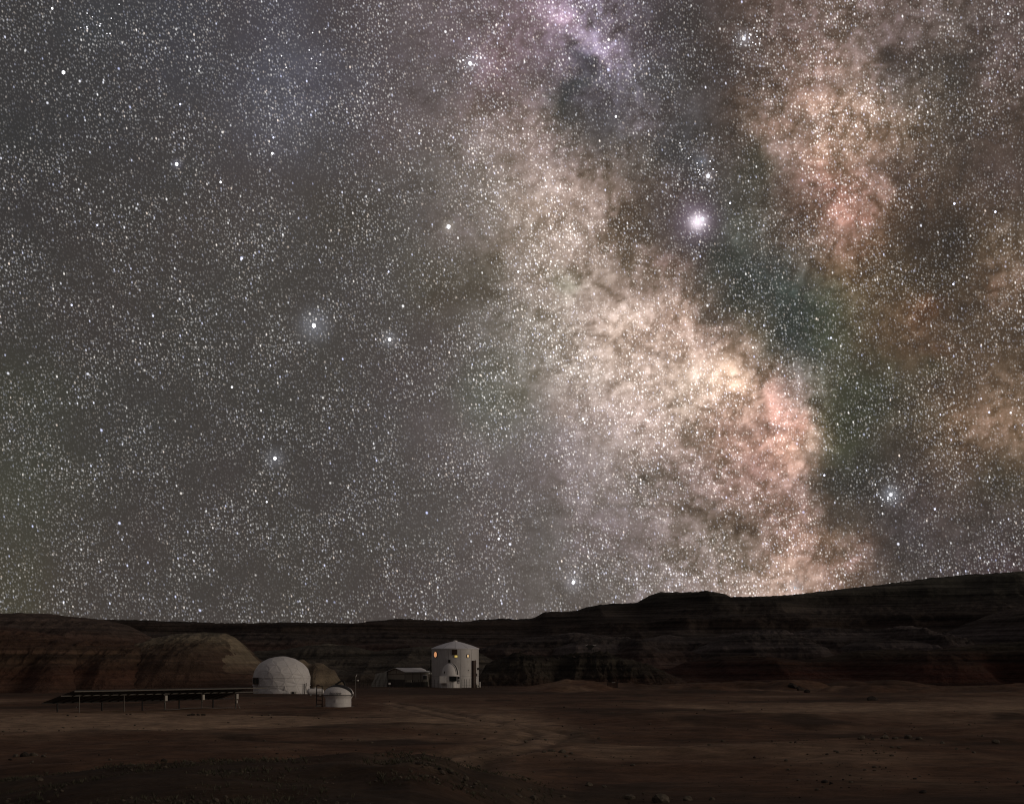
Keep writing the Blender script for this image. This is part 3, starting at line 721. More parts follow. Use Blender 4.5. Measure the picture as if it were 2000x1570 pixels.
R_GREY = rock_material('grey_clay', [(0.0, (0.0600, 0.0460, 0.0360)), (0.3, (0.0840, 0.0720, 0.0600)), (0.55, (0.0600, 0.0521, 0.0440)), (0.8, (0.1121, 0.0979, 0.0800)), (1.0, (0.0840, 0.0761, 0.0641))], 13.0, 0.9, (0.1102, 0.1001, 0.0859))
hill('clay_hill', 'dark grey clay hills behind the greenhouse and the habitat', 450, [(380, 1350), (430, 1290), (500, 1272), (560, 1268), (600, 1261), (640, 1257), (690, 1262), (730, 1272), (770, 1268), (820, 1262), (880, 1266), (930, 1272), (985, 1300), (1010, 1350)], 85, R_GREY, prof_mound, spur=0.40, lam=28, gully=0.45, terr=0.5, period=2.2, nc=560, nr=150, seed=25, rough=0.35)
R_RED = rock_material('red_clay', [(0.0, (0.0598, 0.0299, 0.0218)), (0.3, (0.0460, 0.0184, 0.0138)), (0.6, (0.0391, 0.0207, 0.0149)), (0.85, (0.0460, 0.0345, 0.0253)), (1.0, (0.0506, 0.0425, 0.0333))], 9.0, 0.7, (0.0483, 0.0322, 0.0230))
hill('red_hill', 'low dark red clay hills at the foot of the mesa on the right', 425, [(1230, 1345), (1290, 1315), (1340, 1292), (1400, 1283), (1450, 1279), (1500, 1283), (1560, 1290), (1620, 1282), (1660, 1272), (1720, 1268), (1800, 1272), (1880, 1262), (1940, 1256), (2000, 1254), (2300, 1245), (2600, 1345)], 62, R_RED, prof_mound, spur=0.40, lam=30, gully=0.35, terr=0.5, period=2.2, nc=800, nr=160, seed=37, rough=0.3)
R_KNOLL = rock_material('knoll_rubble', [(0.0, (0.0552, 0.0331, 0.0248)), (0.35, (0.0497, 0.0400, 0.0317)), (0.6, (0.0635, 0.0538, 0.0428)), (0.8, (0.0359, 0.0304, 0.0248)), (1.0, (0.0497, 0.0428, 0.0345))], 8.0, 0.9, (0.0690, 0.0607, 0.0497))
hill('rubble_knoll', 'dark rubble knoll right of the habitat with a small shelter on top', 378, [(905, 1346), (935, 1322), (950, 1301), (975, 1285), (1010, 1278), (1045, 1282), (1075, 1286), (1110, 1280), (1150, 1275), (1185, 1274), (1200, 1281), (1240, 1293), (1290, 1308), (1330, 1326), (1360, 1345)], 34, R_KNOLL, prof_slope, spur=0.22, lam=9, gully=1.0, terr=0.3, period=1.6, nc=520, nr=150, seed=45, rough=0.8, rim=0.35)
# left hills
R_LRED = rock_material('left_red_beds', [(0.0, (0.1014, 0.0572, 0.0416)), (0.18, (0.0780, 0.0390, 0.0273)), (0.36, (0.0936, 0.0598, 0.0416)), (0.55, (0.0832, 0.0494, 0.0364)), (0.72, (0.0676, 0.0390, 0.0299)), (0.88, (0.1066, 0.0780, 0.0624)), (1.0, (0.0962, 0.0715, 0.0611))], 14.0, 0.7, (0.1014, 0.0728, 0.0546), seed=4.0, contrast=.8)
R_LTOP = rock_material('left_brown_beds', [(0.0, (0.0891, 0.0540, 0.0405)), (0.5, (0.0756, 0.0459, 0.0365)), (0.8, (0.1026, 0.0756, 0.0648)), (1.0, (0.1080, 0.0810, 0.0702))], 15.0, 0.6, (0.1013, 0.0783, 0.0648), seed=7.0, contrast=.7)
R_CREAM = rock_material('cream_beds', [(0.0, (0.0910, 0.0546, 0.0403)), (0.25, (0.0754, 0.0442, 0.0325)), (0.5, (0.0832, 0.0546, 0.0403)), (0.66, (0.1105, 0.0806, 0.0585)), (0.78, (0.1625, 0.1326, 0.0962)), (0.9, (0.1456, 0.1248, 0.0962)), (1.0, (0.1235, 0.1092, 0.0884))], 10.5, 0.55, (0.1170, 0.0910, 0.0650), seed=2.0, contrast=.7)
hill('brown_butte', 'smooth brown butte on the left skyline', 372, [(-420, 1225), (-200, 1208), (0, 1200), (40, 1197), (100, 1199), (160, 1206), (215, 1212), (250, 1222), (275, 1236), (292, 1252), (330, 1280), (370, 1320), (400, 1345)], 70, R_LTOP, prof_mound, spur=0.2, lam=34, gully=0.45, terr=0.5, period=2.4, nc=560, nr=150, seed=61, rough=0.25)
hill('cream_hill', 'cream and red clay spur sloping down to the geodesic dome', 326, [(240, 1345), (290, 1257), (320, 1246), (360, 1238), (400, 1234), (440, 1237), (458, 1246), (474, 1262), (488, 1279), (502, 1294), (528, 1310), (560, 1330), (590, 1350)], 52, R_CREAM, prof_mound, spur=0.22, lam=16, gully=0.45, terr=0.3, period=1.8, nc=480, nr=160, seed=73, rough=0.2)
R_CREAM3 = rock_material('cream_crest', [(0.0, (0.1016, 0.0616, 0.0462)), (0.3, (0.1232, 0.0862, 0.0631)), (0.5, (0.2002, 0.1602, 0.1140)), (0.75, (0.2464, 0.2002, 0.1417)), (1.0, (0.2156, 0.1786, 0.1294))], 10.5, 0.35, (0.1848, 0.1463, 0.1078), seed=6.0, contrast=.6)
hill('cream_crest', 'pale cream crest running down to the geodesic dome', 329, [(400, 1345), (415, 1262), (428, 1243), (440, 1236), (456, 1243), (472, 1259), (487, 1277), (503, 1293), (530, 1310), (565, 1335), (580, 1350)], 40, R_CREAM3, prof_mound, spur=0.3, lam=12, gully=0.4, terr=0.2, period=1.8, nc=300, nr=150, seed=78, rough=0.2)
hill('middle_red_hill', 'dark red clay slope between the butte and the cream spur', 312, [(90, 1345), (130, 1275), (170, 1256), (200, 1250), (250, 1252), (300, 1259), (328, 1276), (350, 1300), (372, 1328), (395, 1350)], 44, R_LRED, prof_mound, spur=0.24, lam=16, gully=0.5, terr=0.5, period=1.6, nc=420, nr=160, seed=85, rough=0.25)
hill('front_red_hill', 'gullied red-brown clay hill at the left edge', 302, [(-420, 1260), (-200, 1236), (-60, 1222), (0, 1222), (60, 1231), (110, 1240), (150, 1250), (178, 1264), (196, 1282), (212, 1304), (228, 1330), (250, 1352)], 42, R_LRED, prof_mound, spur=0.26, lam=17, gully=0.5, terr=0.55, period=1.5, nc=620, nr=170, seed=97, rough=0.25)
R_CREAM2 = rock_material('cream_clay', [(0.0, (0.1625, 0.1250, 0.0900)), (0.4, (0.1938, 0.1525, 0.1075)), (0.7, (0.1625, 0.1250, 0.0900)), (1.0, (0.1875, 0.1500, 0.1075))], 4.5, 0.15, (0.1375, 0.1063, 0.0750), seed=5.0, contrast=.5)
hill('cream_mound', 'small cream mound just behind the geodesic dome on its right', 285, [(548, 1352), (570, 1298), (584, 1288), (593, 1287), (601, 1294), (608, 1297), (618, 1294), (630, 1295), (638, 1301), (645, 1306), (653, 1308), (658, 1320), (664, 1328), (682, 1350)], 15, R_CREAM2, prof_mound, spur=0.2, lam=5, gully=0.25, terr=0.15, period=1.0, nc=200, nr=90, seed=103, rough=0.15)

R_MND = rock_material('mound_clay', [(0.0, (0.0630, 0.0333, 0.0262)), (0.3, (0.0770, 0.0525, 0.0473)), (0.5, (0.0525, 0.0402, 0.0368)), (0.68, (0.0980, 0.0805, 0.0787)), (0.85, (0.0630, 0.0525, 0.0490)), (1.0, (0.0875, 0.0752, 0.0700))], 13.0, 0.45, (0.0875, 0.0735, 0.0665), seed=9.0)
hill('rounded_mound', 'broad rounded dark clay mound left of the black notch', 492, [(1290, 1320), (1330, 1281), (1370, 1262), (1410, 1247), (1450, 1239), (1490, 1238), (1540, 1246), (1580, 1260), (1610, 1284), (1640, 1320)], 60, R_MND, prof_mound, spur=0.3, lam=34, gully=0.3, terr=0.6, period=2.0, nc=420, nr=130, seed=121, rough=0.2)
hill('rounded_mound', 'rounded dark clay mound right of the black notch', 484, [(1600, 1322), (1622, 1290), (1648, 1262), (1680, 1250), (1720, 1247), (1790, 1254), (1860, 1266), (1930, 1290), (1980, 1322)], 58, R_MND, prof_mound, spur=0.3, lam=30, gully=0.3, terr=0.6, period=2.0, nc=420, nr=130, seed=133, rough=0.2)
hill('rounded_mound', 'low rounded clay mound between the rubble knoll and the mesa', 505, [(1040, 1310), (1080, 1266), (1120, 1254), (1170, 1246), (1220, 1250), (1270, 1262), (1310, 1282), (1350, 1312)], 60, R_MND, prof_mound, spur=0.3, lam=30, gully=0.3, terr=0.6, period=2.0, nc=380, nr=130, seed=145, rough=0.2)
hill('rounded_mound', 'small dark red clay mound in front of the red hills', 352, [(1420, 1348), (1450, 1333), (1480, 1327), (1515, 1326), (1545, 1332), (1575, 1347)], 20, R_RED, prof_mound, spur=0.25, lam=9, gully=0.2, terr=0.3, period=1.0, nc=200, nr=80, seed=157, rough=0.2)

# ================================================================== the station
def thing(name, label, cat, px, d, group=None, z=None, yaw=None):
    """Empty on the ground, px = column it stands in, d = distance; local x to the right, local y away from the camera"""
    X = (px - CX) / F * d
    e = bpy.data.objects.new(name, None); COL.objects.link(e)
    e.empty_display_size = 0.5
    e.location = (X, d, float(gz(X, d)) if z is None else z)
    e.rotation_euler = (0, 0, -math.atan2(X, d) if yaw is None else yaw)
    tag(e, label, cat, group)
    return e
R_ = math.radians

# ------------------------------------------------------------------ habitat: two-storey white drum with a shallow cone roof
def habitat():
    d = 336.0; k = d / F
    base_py = HY + F * EYE / d
    H = thing('habitat', 'white two-storey drum-shaped habitat with cone roof and lit windows', 'habitat', 889, d)
    R = 46 * k; ze = (base_py - 1266.5) * k; z0 = -0.25
    def A(px): return math.asin(max(-1, min(1, (px - 889) * k / R)))
    def Zp(py): return (base_py - py) * k
    core = MB().lathe([(R - .05, z0), (R - .05, ze - .02)], 72).build('inner_wall', GREYM, H, shade=True)
    zmid = Zp(1320)
    for i in range(12):
        a0, a1 = R_(-16.4 + 30 * i + .35 - 30 * 5), R_(-16.4 + 30 * (i + 1) - .35 - 30 * 5)
        MB().arc_slab(R - .06, R, a0, a1, zmid + .02, ze, 8).build('wall_panel', HABW, H, shade=True)
        MB().arc_slab(R - .06, R + .005, a0, a1, z0, zmid - .02, 8).build('lower_wall_panel', HABW, H, shade=True)
    MB().lathe([(R + .02, ze - .16), (R + .09, ze - .14), (R + .09, ze + .02), (R - .02, ze + .04)], 72).build('eave_band', WHITE, H, shade=True)
    # roof of twelve tapering sheets, slightly bowed
    zr = Zp(1251.8)
    prof = [(R + .13, ze - .02), (R + .10, ze + .06), (R * .72, ze + (zr - ze) * .42), (R * .4, ze + (zr - ze) * .74), (R * .16, ze + (zr - ze) * .93), (.25, zr)]
    MB().lathe([(r - .03, z - .03) for r, z in prof], 48).build('roof_deck', GREYM, H, shade=True)
    for i in range(12):
        a0, a1 = R_(30 * i + .5), R_(30 * (i + 1) - .5)
        s = MB(); V, Fc = [], []; n = 6
        for (r, z) in prof:
            for q in range(n + 1):
                a = a0 + (a1 - a0) * q / n
                V.append((r * math.sin(a), -r * math.cos(a), z))
        m = n + 1
        for j in range(len(prof) - 1):
            for q in range(n): Fc.append([j * m + q, j * m + q + 1, (j + 1) * m + q + 1, (j + 1) * m + q])
        s.add(V, Fc).build('roof_sheet', ROOFW, H, shade=True)
    MB().lathe([(.42, zr - .03), (.40, zr + .08), (.18, zr + .16), (0.001, zr + .17)], 20).build('roof_cap', WHITE, H, shade=True)
    def disc_frame(a, z, ax, az, mat, name, frame, parent, sides=28, square=False, lab=None):
        """window on the drum: ring and pane set in the tangent plane"""
        c = Vector((R * math.sin(a), -R * math.cos(a), z)); t = Vector((math.cos(a), math.sin(a), 0)); n = Vector((math.sin(a), -math.cos(a), 0)); u = Vector((0, 0, 1))
        if square:
            shp = [(-1, -1), (1, -1), (1, 1), (-1, 1)]
        else:
            shp = [(math.cos(2 * math.pi * q / sides), math.sin(2 * math.pi * q / sides)) for q in range(sides)]
        w = frame
        outer = [c + t * (ax + w) * p + u * (az + w) * q for p, q in shp]; inner = [c + t * ax * p + u * az * q for p, q in shp]
        m = len(shp)
        V = [v - n * .05 for v in outer] + [v + n * .09 for v in outer] + [v + n * .09 for v in inner] + [v - n * .05 for v in inner]
        Fc = []
        for b in range(3):
            for q in range(m): Fc.append([b * m + q, b * m + (q + 1) % m, (b + 1) * m + (q + 1) % m, (b + 1) * m + q])
        o = MB().add(V, Fc).build(name, BROWN if lab is None else WHITE, parent)
        pane = MB().add([v + n * .03 for v in inner], [list(range(m))]).build('pane', mat, o)
        return o
    disc_frame(A(851.2), Zp(1278), .52, .52, LAMP_R, 'porthole', .07, H)['label'] = 'round porthole glowing orange'
    disc_frame(A(890.6), Zp(1281.6), .26, .18, LAMP_Y, 'window', .05, H, square=True)['label'] = 'small window lit yellow below the shutter'
    disc_frame(A(913.6), Zp(1280.8), .20, .22, LAMP_W, 'window', .09, H, square=True)['label'] = 'small square window lit warm white'
    def plate(x0, x1, y0, y1, th, name, mat, parent=H, off=0.0, bev=.01):
        a0, a1 = A(x0), A(x1)
        return MB().arc_slab(R + .002 + off, R + th + off, a0, a1, Zp(y1), Zp(y0), 4).build(name, mat, parent)
    sh = plate(883, 893, 1268.2, 1278.6, .14, 'shutter', SHUTTER)
    for q in range(5): plate(883.4, 892.6, 1269 + q * 1.95, 1270.2 + q * 1.95, .03, 'slat', BROWN, sh, off=.141)
    plate(876.2, 880, 1288, 1294.2, .22, 'vent', DARKM)
    dp = plate(921.6, 926.2, 1289.6, 1342, .42, 'cable_duct', BROWN)
    for q in range(5): plate(921.4, 926.4, 1295 + q * 9.5, 1296 + q * 9.5, .03, 'clamp', DARKM, dp, off=.421)
    a = A(927.4); c = Vector((R * math.sin(a), -R * math.cos(a), 0))
    MB().tube([c + Vector((0, 0, Zp(1291))), c + Vector((.06, -.35, Zp(1290.6))), c + Vector((.06, -.35, Zp(1288)))], .05, 8).build('bracket', DARKM, H)
    plate(927.6, 930.2, 1315, 1320, .18, 'meter_box', DARKM)
    plate(931.6, 934.2, 1303.5, 1307.5, .25, 'vent', DARKM)
    plate(927.8, 932.6, 1335.6, 1341.6, .4, 'utility_box', BOXG)
    vb = plate(929, 931, 1337.6, 1340, .03, 'louvre', DARKM, off=.41)
    s = MB()
    for q in range(2): s.tube([(((912.6 + q * 1.8) - 889) * k, -R * math.cos(A(914)) - .05, Zp(1306 + q * 1.6)), (((914.2 + q * 1.8) - 889) * k, -R * math.cos(A(916)) - .05, Zp(1308 + q * 1.6))], .035, 6)
    s.build('handle', STEEL, H)
    # dark steel escape stair on the left flank
    s = MB(); xl = -R - .12
    s.box(xl - .10, xl + .02, -.7, -.55, 0, Zp(1288)); s.box(xl - .10, xl + .02, .55, .7, 0, Zp(1288))
    s.box(xl - .14, xl + .06, -.8, .8, Zp(1289), Zp(1288)); s.box(xl - .14, xl + .06, -.8, .8, Zp(1310), Zp(1309))
    for q in range(9): s.box(xl - .07, xl - .01, -.55, .55, .5 + q * .45, .56 + q * .45)
    s.build('ladder_tower', DARKM, H)
    MB().tube([(xl - .05, -.65, Zp(1303)), (xl - .75, -.65, Zp(1308.6)), (xl - .85, -.65, Zp(1309.5))], .10, 8).build('brace', DARKM, H)
habitat()

# ------------------------------------------------------------------ small observatory dome in front of the habitat
def small_observatory():
    d = 322.0; k = d / F; bp = HY + F * EYE / d
    O = thing('domed_observatory', 'small white round observatory with rotating dome in front of the habitat', 'observatory', 879.6, d)
    def x(px): return (px - 879.6) * k
    def z(py): return (bp - py) * k
    R = 18.4 * k; zt = z(1319.6)
    MB().lathe([(R, z(1343.4)), (R, zt - .03), (R + .05, zt - .02), (R + .05, zt + .05), (R - .1, zt + .06)], 48).build('wall', WHITE, O, shade=True)
    for q in range(9):
        a = R_(-80 + 20 * q)
        MB().arc_slab(R + .002, R + .022, a - .012, a + .012, z(1343), zt - .05, 1).build('wall_rib', WHITE, O)
    MB().lathe([(R + .35, -.25), (R + .35, z(1342.9)), (R - .05, z(1342.8))], 36).build('base_slab', CONC, O)
    Rd = 17.3 * k
    dm = MB(); prof = [(Rd * math.cos(R_(t)), zt + .07 + (z(1295.2) - zt - .07) * math.sin(R_(t))) for t in range(0, 91, 6)]
    dome = dm.lathe(prof, 48).build('dome', WHITE, O, shade=True)
    # raised shutter track over the crown, turned to the right
    ang = R_(52)
    s = MB(); n = 22; V = []; Fc = []
    hgt = z(1295.2) - zt - .07
    for i in range(n + 1):
        t = R_(4 + 100 * i / n)
        for (off, rr) in ((-.34, 1.0), (-.34, 1.045), (-.22, 1.045), (-.22, 1.0)):
            fx = Rd * rr * math.cos(t); fz = hgt * rr * math.sin(t)
            px_, py_ = fx * math.sin(ang) + off * math.cos(ang), -fx * math.cos(ang) + off * math.sin(ang)
            V.append((px_, py_, zt + .07 + fz))
    for i in range(n):
        for q in range(4): Fc.append([4 * i + q, 4 * i + (q + 1) % 4, 4 * i + 4 + (q + 1) % 4, 4 * i + 4 + q])
    s.add(V, Fc).build('shutter_rail', WHITE, dome)
    s2 = MB().add([(v[0] + .56 * math.cos(ang), v[1] + .56 * math.sin(ang), v[2]) for v in V], Fc).build('shutter_rail', WHITE, dome)
    s = MB(); V = []; Fc = []
    for i in range(n + 1):
        t = R_(3 + 98 * i / n)
        for off in (-.20, .20):
            fx = Rd * 1.012 * math.cos(t); fz = hgt * 1.012 * math.sin(t)
            V.append((fx * math.sin(ang) + off * math.cos(ang), -fx * math.cos(ang) + off * math.sin(ang), zt + .07 + fz))
    for i in range(n): Fc.append([2 * i, 2 * i + 1, 2 * i + 3, 2 * i + 2])
    s.add(V, Fc).build('shutter', DARKM, dome, label='dark slit shutter of the dome')
    bx = MB().box(x(858.3), x(872), -R - .55, -R + .9, z(1334), z(1320.4)).build('porch', WHITE, O, bevel=.02)
    MB().box(x(868), x(871.6), -R - .585, -R - .552, z(1333.6), z(1320.8)).build('corner_trim', WHITE, bx)
    MB().box(x(858.8), x(867.4), -R - .57, -R - .552, z(1333.2), z(1321)).build('door_leaf', WHITE, bx)
    w = MB().box(x(877.6), x(892), -R * .93 - .35, -R * .5, z(1330), z(1320.6)).build('bay_window', DARKM, O)
    for q in range(2): MB().box(x(878.2 + q * 7), x(884.4 + q * 7), -R * .93 - .372, -R * .93 - .352, z(1329.4), z(1321.2)).build('pane', GLASSD, w)
    b2 = MB().box(x(893.6), x(899), -R * .75, -R * .2, z(1334), z(1320.6)).build('equipment_box', WHITE, O, bevel=.02)
    MB().box(x(894.2), x(897.4), -R * .75 - .03, -R * .75 - .004, z(1326), z(1321.4)).build('vent', DARKM, b2)
    for q in range(2): MB().box(x(894.2), x(897.4), -R * .75 - .03, -R * .75 - .004, z(1331 - 2 * q), z(1330 - 2 * q)).build('louvre', DARKM, b2)
    MB().tube([(x(884.2), -R - .12, z(1343)), (x(884.2), -R - .12, z(1329))], .045, 8).build('conduit', DARKM, O)
    MB().box(x(867), x(869), -R * .7, -R * .55, z(1316), z(1311)).build('hinge_box', DARKM, O)
small_observatory()

# ------------------------------------------------------------------ greenhouse with gable roof left of the habitat
def greenhouse():
    d = 338.0; k = d / F; bp = HY + F * EYE / d
    yaw = R_(40)
    Wd, L = 34 * k / math.sin(yaw), 46 * k / math.cos(yaw)
    # local: x along the length, y across; the near corner stands at column 791
    G = thing('greenhouse', 'open-framed greenhouse with pale gable roof left of the habitat', 'greenhouse', 791, d)
    G.rotation_euler.z += yaw
    he, hr = (bp - 1311.3) * k, (bp - 1304.2) * k
    for (px_, py_) in [(0, 0), (0, Wd), (L, 0), (L, Wd), (L / 3, 0), (2 * L / 3, 0)]:
        MB().box(px_ - .05, px_ + .05, py_ - .05, py_ + .05, -.1, he).build('post', STEEL, G)
    MB().box(-.04, L + .04, -.035, .035, he - .48, he - .40).build('rail', STEEL, G)
    MB().box(-.03, L / 3, -.035, .035, 1.30, 1.37).build('rail', STEEL, G)
    MB().box(-.04, .04, .05, Wd - .05, he - .48, he - .40).build('rail', BROWN, G)
    MB().box(-.04, .04, Wd / 2 - .05, Wd / 2 + .05, he - .40, hr - .08).build('king_post', BROWN, G)
    for y0, y1 in ((-.04, Wd / 2), (Wd / 2, Wd + .04)):
        lo = y0 < Wd / 2 - .1 and y1 <= Wd / 2 + .01
        za, zb = (he, hr) if lo else (hr, he)
        s = MB().add([(-.35, y0 - (.35 if lo else 0), za - (.1 if lo else 0)), (L + .35, y0 - (.35 if lo else 0), za - (.1 if lo else 0)), (L + .35, y1 + (0 if lo else .35), zb - (0 if lo else .1)), (-.35, y1 + (0 if lo else .35), zb - (0 if lo else .1)),
                      (-.35, y0 - (.35 if lo else 0), za + .06 - (.1 if lo else 0)), (L + .35, y0 - (.35 if lo else 0), za + .06 - (.1 if lo else 0)), (L + .35, y1 + (0 if lo else .35), zb + .06 - (0 if lo else .1)), (-.35, y1 + (0 if lo else .35), zb + .06 - (0 if lo else .1))],
                     [[0, 3, 2, 1], [4, 5, 6, 7], [0, 1, 5, 4], [1, 2, 6, 5], [2, 3, 7, 6], [3, 0, 4, 7]]).build('roof_slope', POLYR, G)
    # sheets between the posts
    for q in range(3):
        x0, x1 = q * L / 3 + .06, (q + 1) * L / 3 - .06
        MB().box(x0, x1, -.012, .012, he - .39, he - .02).build('wall_sheet', POLY, G)
        MB().box(x0, x1, -.012, .012, 1.38 if q == 0 else .95, he - .49).build('wall_sheet', POLY, G)
    MB().extrude([(.06, he - .39), (Wd - .06, he - .39), (Wd - .06, he - .05), (Wd / 2, hr - .1), (.06, he - .05)], -.012, .012, 'yz').build('gable_sheet', POLY, G)
    MB().box(-.012, .012, .06, Wd - .06, 1.45, he - .49).build('wall_sheet', POLY, G)
    MB().box(-.02, .02, .06, Wd - .06, -.05, 1.40).build('base_board', POLYD, G)
    MB().box(.06, L - .06, -.02, .02, -.05, .92).build('base_board', POLYD, G)
    MB().box(.06, L - .06, Wd - .02, Wd + .02, -.05, he - .05).build('base_board', POLYD, G)
    fr = MB()
    fx0, fx1 = L * .74, L * .94
    fr.box(fx0, fx1, -.12, -.06, he - .75, he - .55); fr.box(fx0, fx0 + .1, -.12, -.06, he - 1.45, he - .75); fr.box(fx1 - .1, fx1, -.12, -.06, he - 1.45, he - .75)
    f = fr.build('notice_frame', WHITE, G)
    MB().box(fx0 + .11, fx1 - .11, -.10, -.07, he - 1.45, he - .76).build('board', DARKM, f)
    MB().box(L + .3, L + 1.6, .3, 1.5, he - .45, he - .22).build('passage_roof', GREYM, G)
    MB().box(L * .42, L * .62, .7, 1.5, -.05, .55).build('planting_box', BROWN, G)
greenhouse()

def pale_wedge():
    d = 341.0; k = d / F; bp = HY + F * EYE / d
    T = thing('tarp_shelter', 'pale grey wedge-shaped tarp shelter beside the greenhouse gable', 'shelter', 742, d)
    def x(px): return (px - 742) * k
    def z(py): return (bp - py) * k
    n = 14; V = []; Fc = []
    for i in range(n + 1):
        t = i / n
        xt = x(733) + (x(756.5) - x(733)) * t; zt = z(1315.6 - 4.2 * t)
        xb = x(724) + (x(756) - x(724)) * t if t < .5 else x(740) + (x(755.5) - x(740)) * (t - .5) * 2
        for j in range(7):
            q = j / 6
            fx = xt + (xb - xt) * q ** 1.2; fz = zt * (1 - q) - .15 * q
            V.append((fx + .08 * math.sin(i * 2.1 + j), -1.6 * q ** .8 + .16 * math.sin(i * 1.3 + j * .9), fz))
    for i in range(n):
        for j in range(6): Fc.append([i * 7 + j, i * 7 + j + 1, i * 7 + 7 + j + 1, i * 7 + 7 + j])
    MB().add(V, Fc).build('tarp', TARP, T, shade=True)
    for px_ in (734, 745, 756): MB().tube([(x(px_), .06, -.1), (x(px_), .06, z(1315.6 - 4.2 * (px_ - 733) / 23.5) - .03)], .05, 6).build('pole', DARKM, T)
pale_wedge()

# ------------------------------------------------------------------ geodesic dome
def geodesic():
    d = 258.0; k = d / F; bp = HY + F * EYE / d
    D = thing('geodesic_dome', 'large white fabric geodesic dome between the cream spur and the small tank', 'dome', 550, d)
    def x(px): return (px - 550) * k
    def z(py): return (bp - py) * k
    a = 56.3 * k; zq = z(1322.5); bz = z(1281) - zq
    bm = bmesh.new(); bmesh.ops.create_icosphere(bm, subdivisions=1, radius=1.0)
    rot = Matrix.Rotation(R_(14), 3, 'Z') @ Matrix.Rotation(R_(9), 3, 'Y')
    for v in bm.verts: v.co = rot @ v.co
    cut = -zq / (a * .66)
    faces = []; tris = []
    for f in bm.faces:               # each icosahedron face split in nine
        A_, B_, C_ = [v.co.copy() for v in f.verts]
        P_ = lambda i, j: (A_ * (3 - i - j) + B_ * i + C_ * j).normalized()
        for i in range(3):
            for j in range(3 - i):
                tris.append([P_(i, j), P_(i + 1, j), P_(i, j + 1)])
                if i + j < 2: tris.append([P_(i + 1, j), P_(i + 1, j + 1), P_(i, j + 1)])
    for poly in tris:
        lo = -0.62
        out = []
        for i in range(len(poly)):
            p, q = poly[i], poly[(i + 1) % len(poly)]
            if p.z >= lo: out.append(p)
            if (p.z - lo) * (q.z - lo) < 0:
                t = (lo - p.z) / (q.z - p.z); out.append(p + (q - p) * t)
        if len(out) >= 3: faces.append(out)
    bm.free()
    def warp(v, s=1.0):
        h = math.hypot(v.x, v.y)
        if v.z >= 0: return Vector((v.x * a * s, v.y * a * s, zq + v.z * bz * s))
        g = 1.0 / max(h, .05) * (1 - .02 * (-v.z / .62))
        return Vector((v.x * g * a * s, v.y * g * a * s, zq + v.z / .62 * (zq + .1)))
    core = MB()
    for f in faces: core.add([warp(v, .985) for v in f], [list(range(len(f)))])
    core.build('inner_skin', FABRIC, D)
    rnd = random.Random(3)
    for f in faces:
        P = [warp(v) for v in f]
        c = sum(P, Vector()) / len(P)
        if max((p - c).length for p in P) < .12: continue
        if (P[1] - P[0]).cross(P[2] - P[0]).length < .02: continue
        n = (P[1] - P[0]).cross(P[2] - P[0]).normalized()
        if n.dot(c - Vector((0, 0, zq))) < 0: n = -n
        Q = [p + (c - p) * (.035 / max((p - c).length, .2)) for p in P]
        bul = n * rnd.uniform(.012, .05)
        m = len(P)
        V = [p - n * .05 for p in P] + [p for p in Q] + [c + (p - c) * .55 + bul for p in Q] + [c + bul * 1.3]
        Fc = []
        for b in range(2):
            for q in range(m): Fc.append([b * m + q, b * m + (q + 1) % m, (b + 1) * m + (q + 1) % m, (b + 1) * m + q])
        for q in range(m): Fc.append([2 * m + q, 2 * m + (q + 1) % m, 3 * m])
        MB().add(V, Fc).build('panel', FABRIC, D)
    for py in (1323, 1338):
        h = z(py)
        MB().lathe([(a * 1.004, h - .03), (a * 1.010, h), (a * 1.004, h + .03)], 64).build('seam_band', FABRIC, D, shade=True)
    ww = MB().box(x(494.6), x(505.4), -2.75, -1.0, z(1335.2), z(1322.6)).build('window_box', BROWN, D)
    for q in range(2): MB().box(x(495.6 + q * 5), x(499.6 + q * 5), -2.775, -2.752, z(1334), z(1324)).build('pane', GLASSD, ww)
    ac = MB().box(x(567), x(578), -a - .75, -a - .25, -.05, z(1349.4)).build('air_conditioner', BOXG, D, bevel=.02)
    s = MB(); cx_, cz_ = x(571.5), (z(1349.4) - .05) / 2
    s.add([(cx_, -a - .765, cz_)] + [(cx_ + .2 * math.cos(2 * math.pi * q / 20), -a - .762, cz_ + .2 * math.sin(2 * math.pi * q / 20)) for q in range(20)], [[0, 1 + q, 1 + (q + 1) % 20] for q in range(20)]).build('fan_grille', DARKM, ac)
    ang = math.asin(min(.99, x(592.4) / a)); pr = Vector((math.sin(ang) * (a + .1), -math.cos(ang) * (a + .1), 0))
    MB().tube([pr + Vector((0, 0, -.05)), pr + Vector((0, 0, z(1342))), pr + Vector((0, 0, z(1334.4)))], .07, 8).build('drain_pipe', DARKM, D)
    ang = math.asin(min(.99, x(597) / a)); pr = Vector((math.sin(ang) * (a + .1), -math.cos(ang) * (a + .1), 0))
    MB().tube([pr + Vector((0, 0, .1)), pr + Vector((-.1, 0, z(1342))), pr + Vector((0, 0, z(1333)))], .045, 8).build('conduit', STEEL, D)
    ang = math.asin(x(556.4) / a)
    MB().arc_slab(a + .002, a + .05, ang - .012, ang + .012, z(1347), z(1339), 1).build('door_handle', WHITE, D)
geodesic()

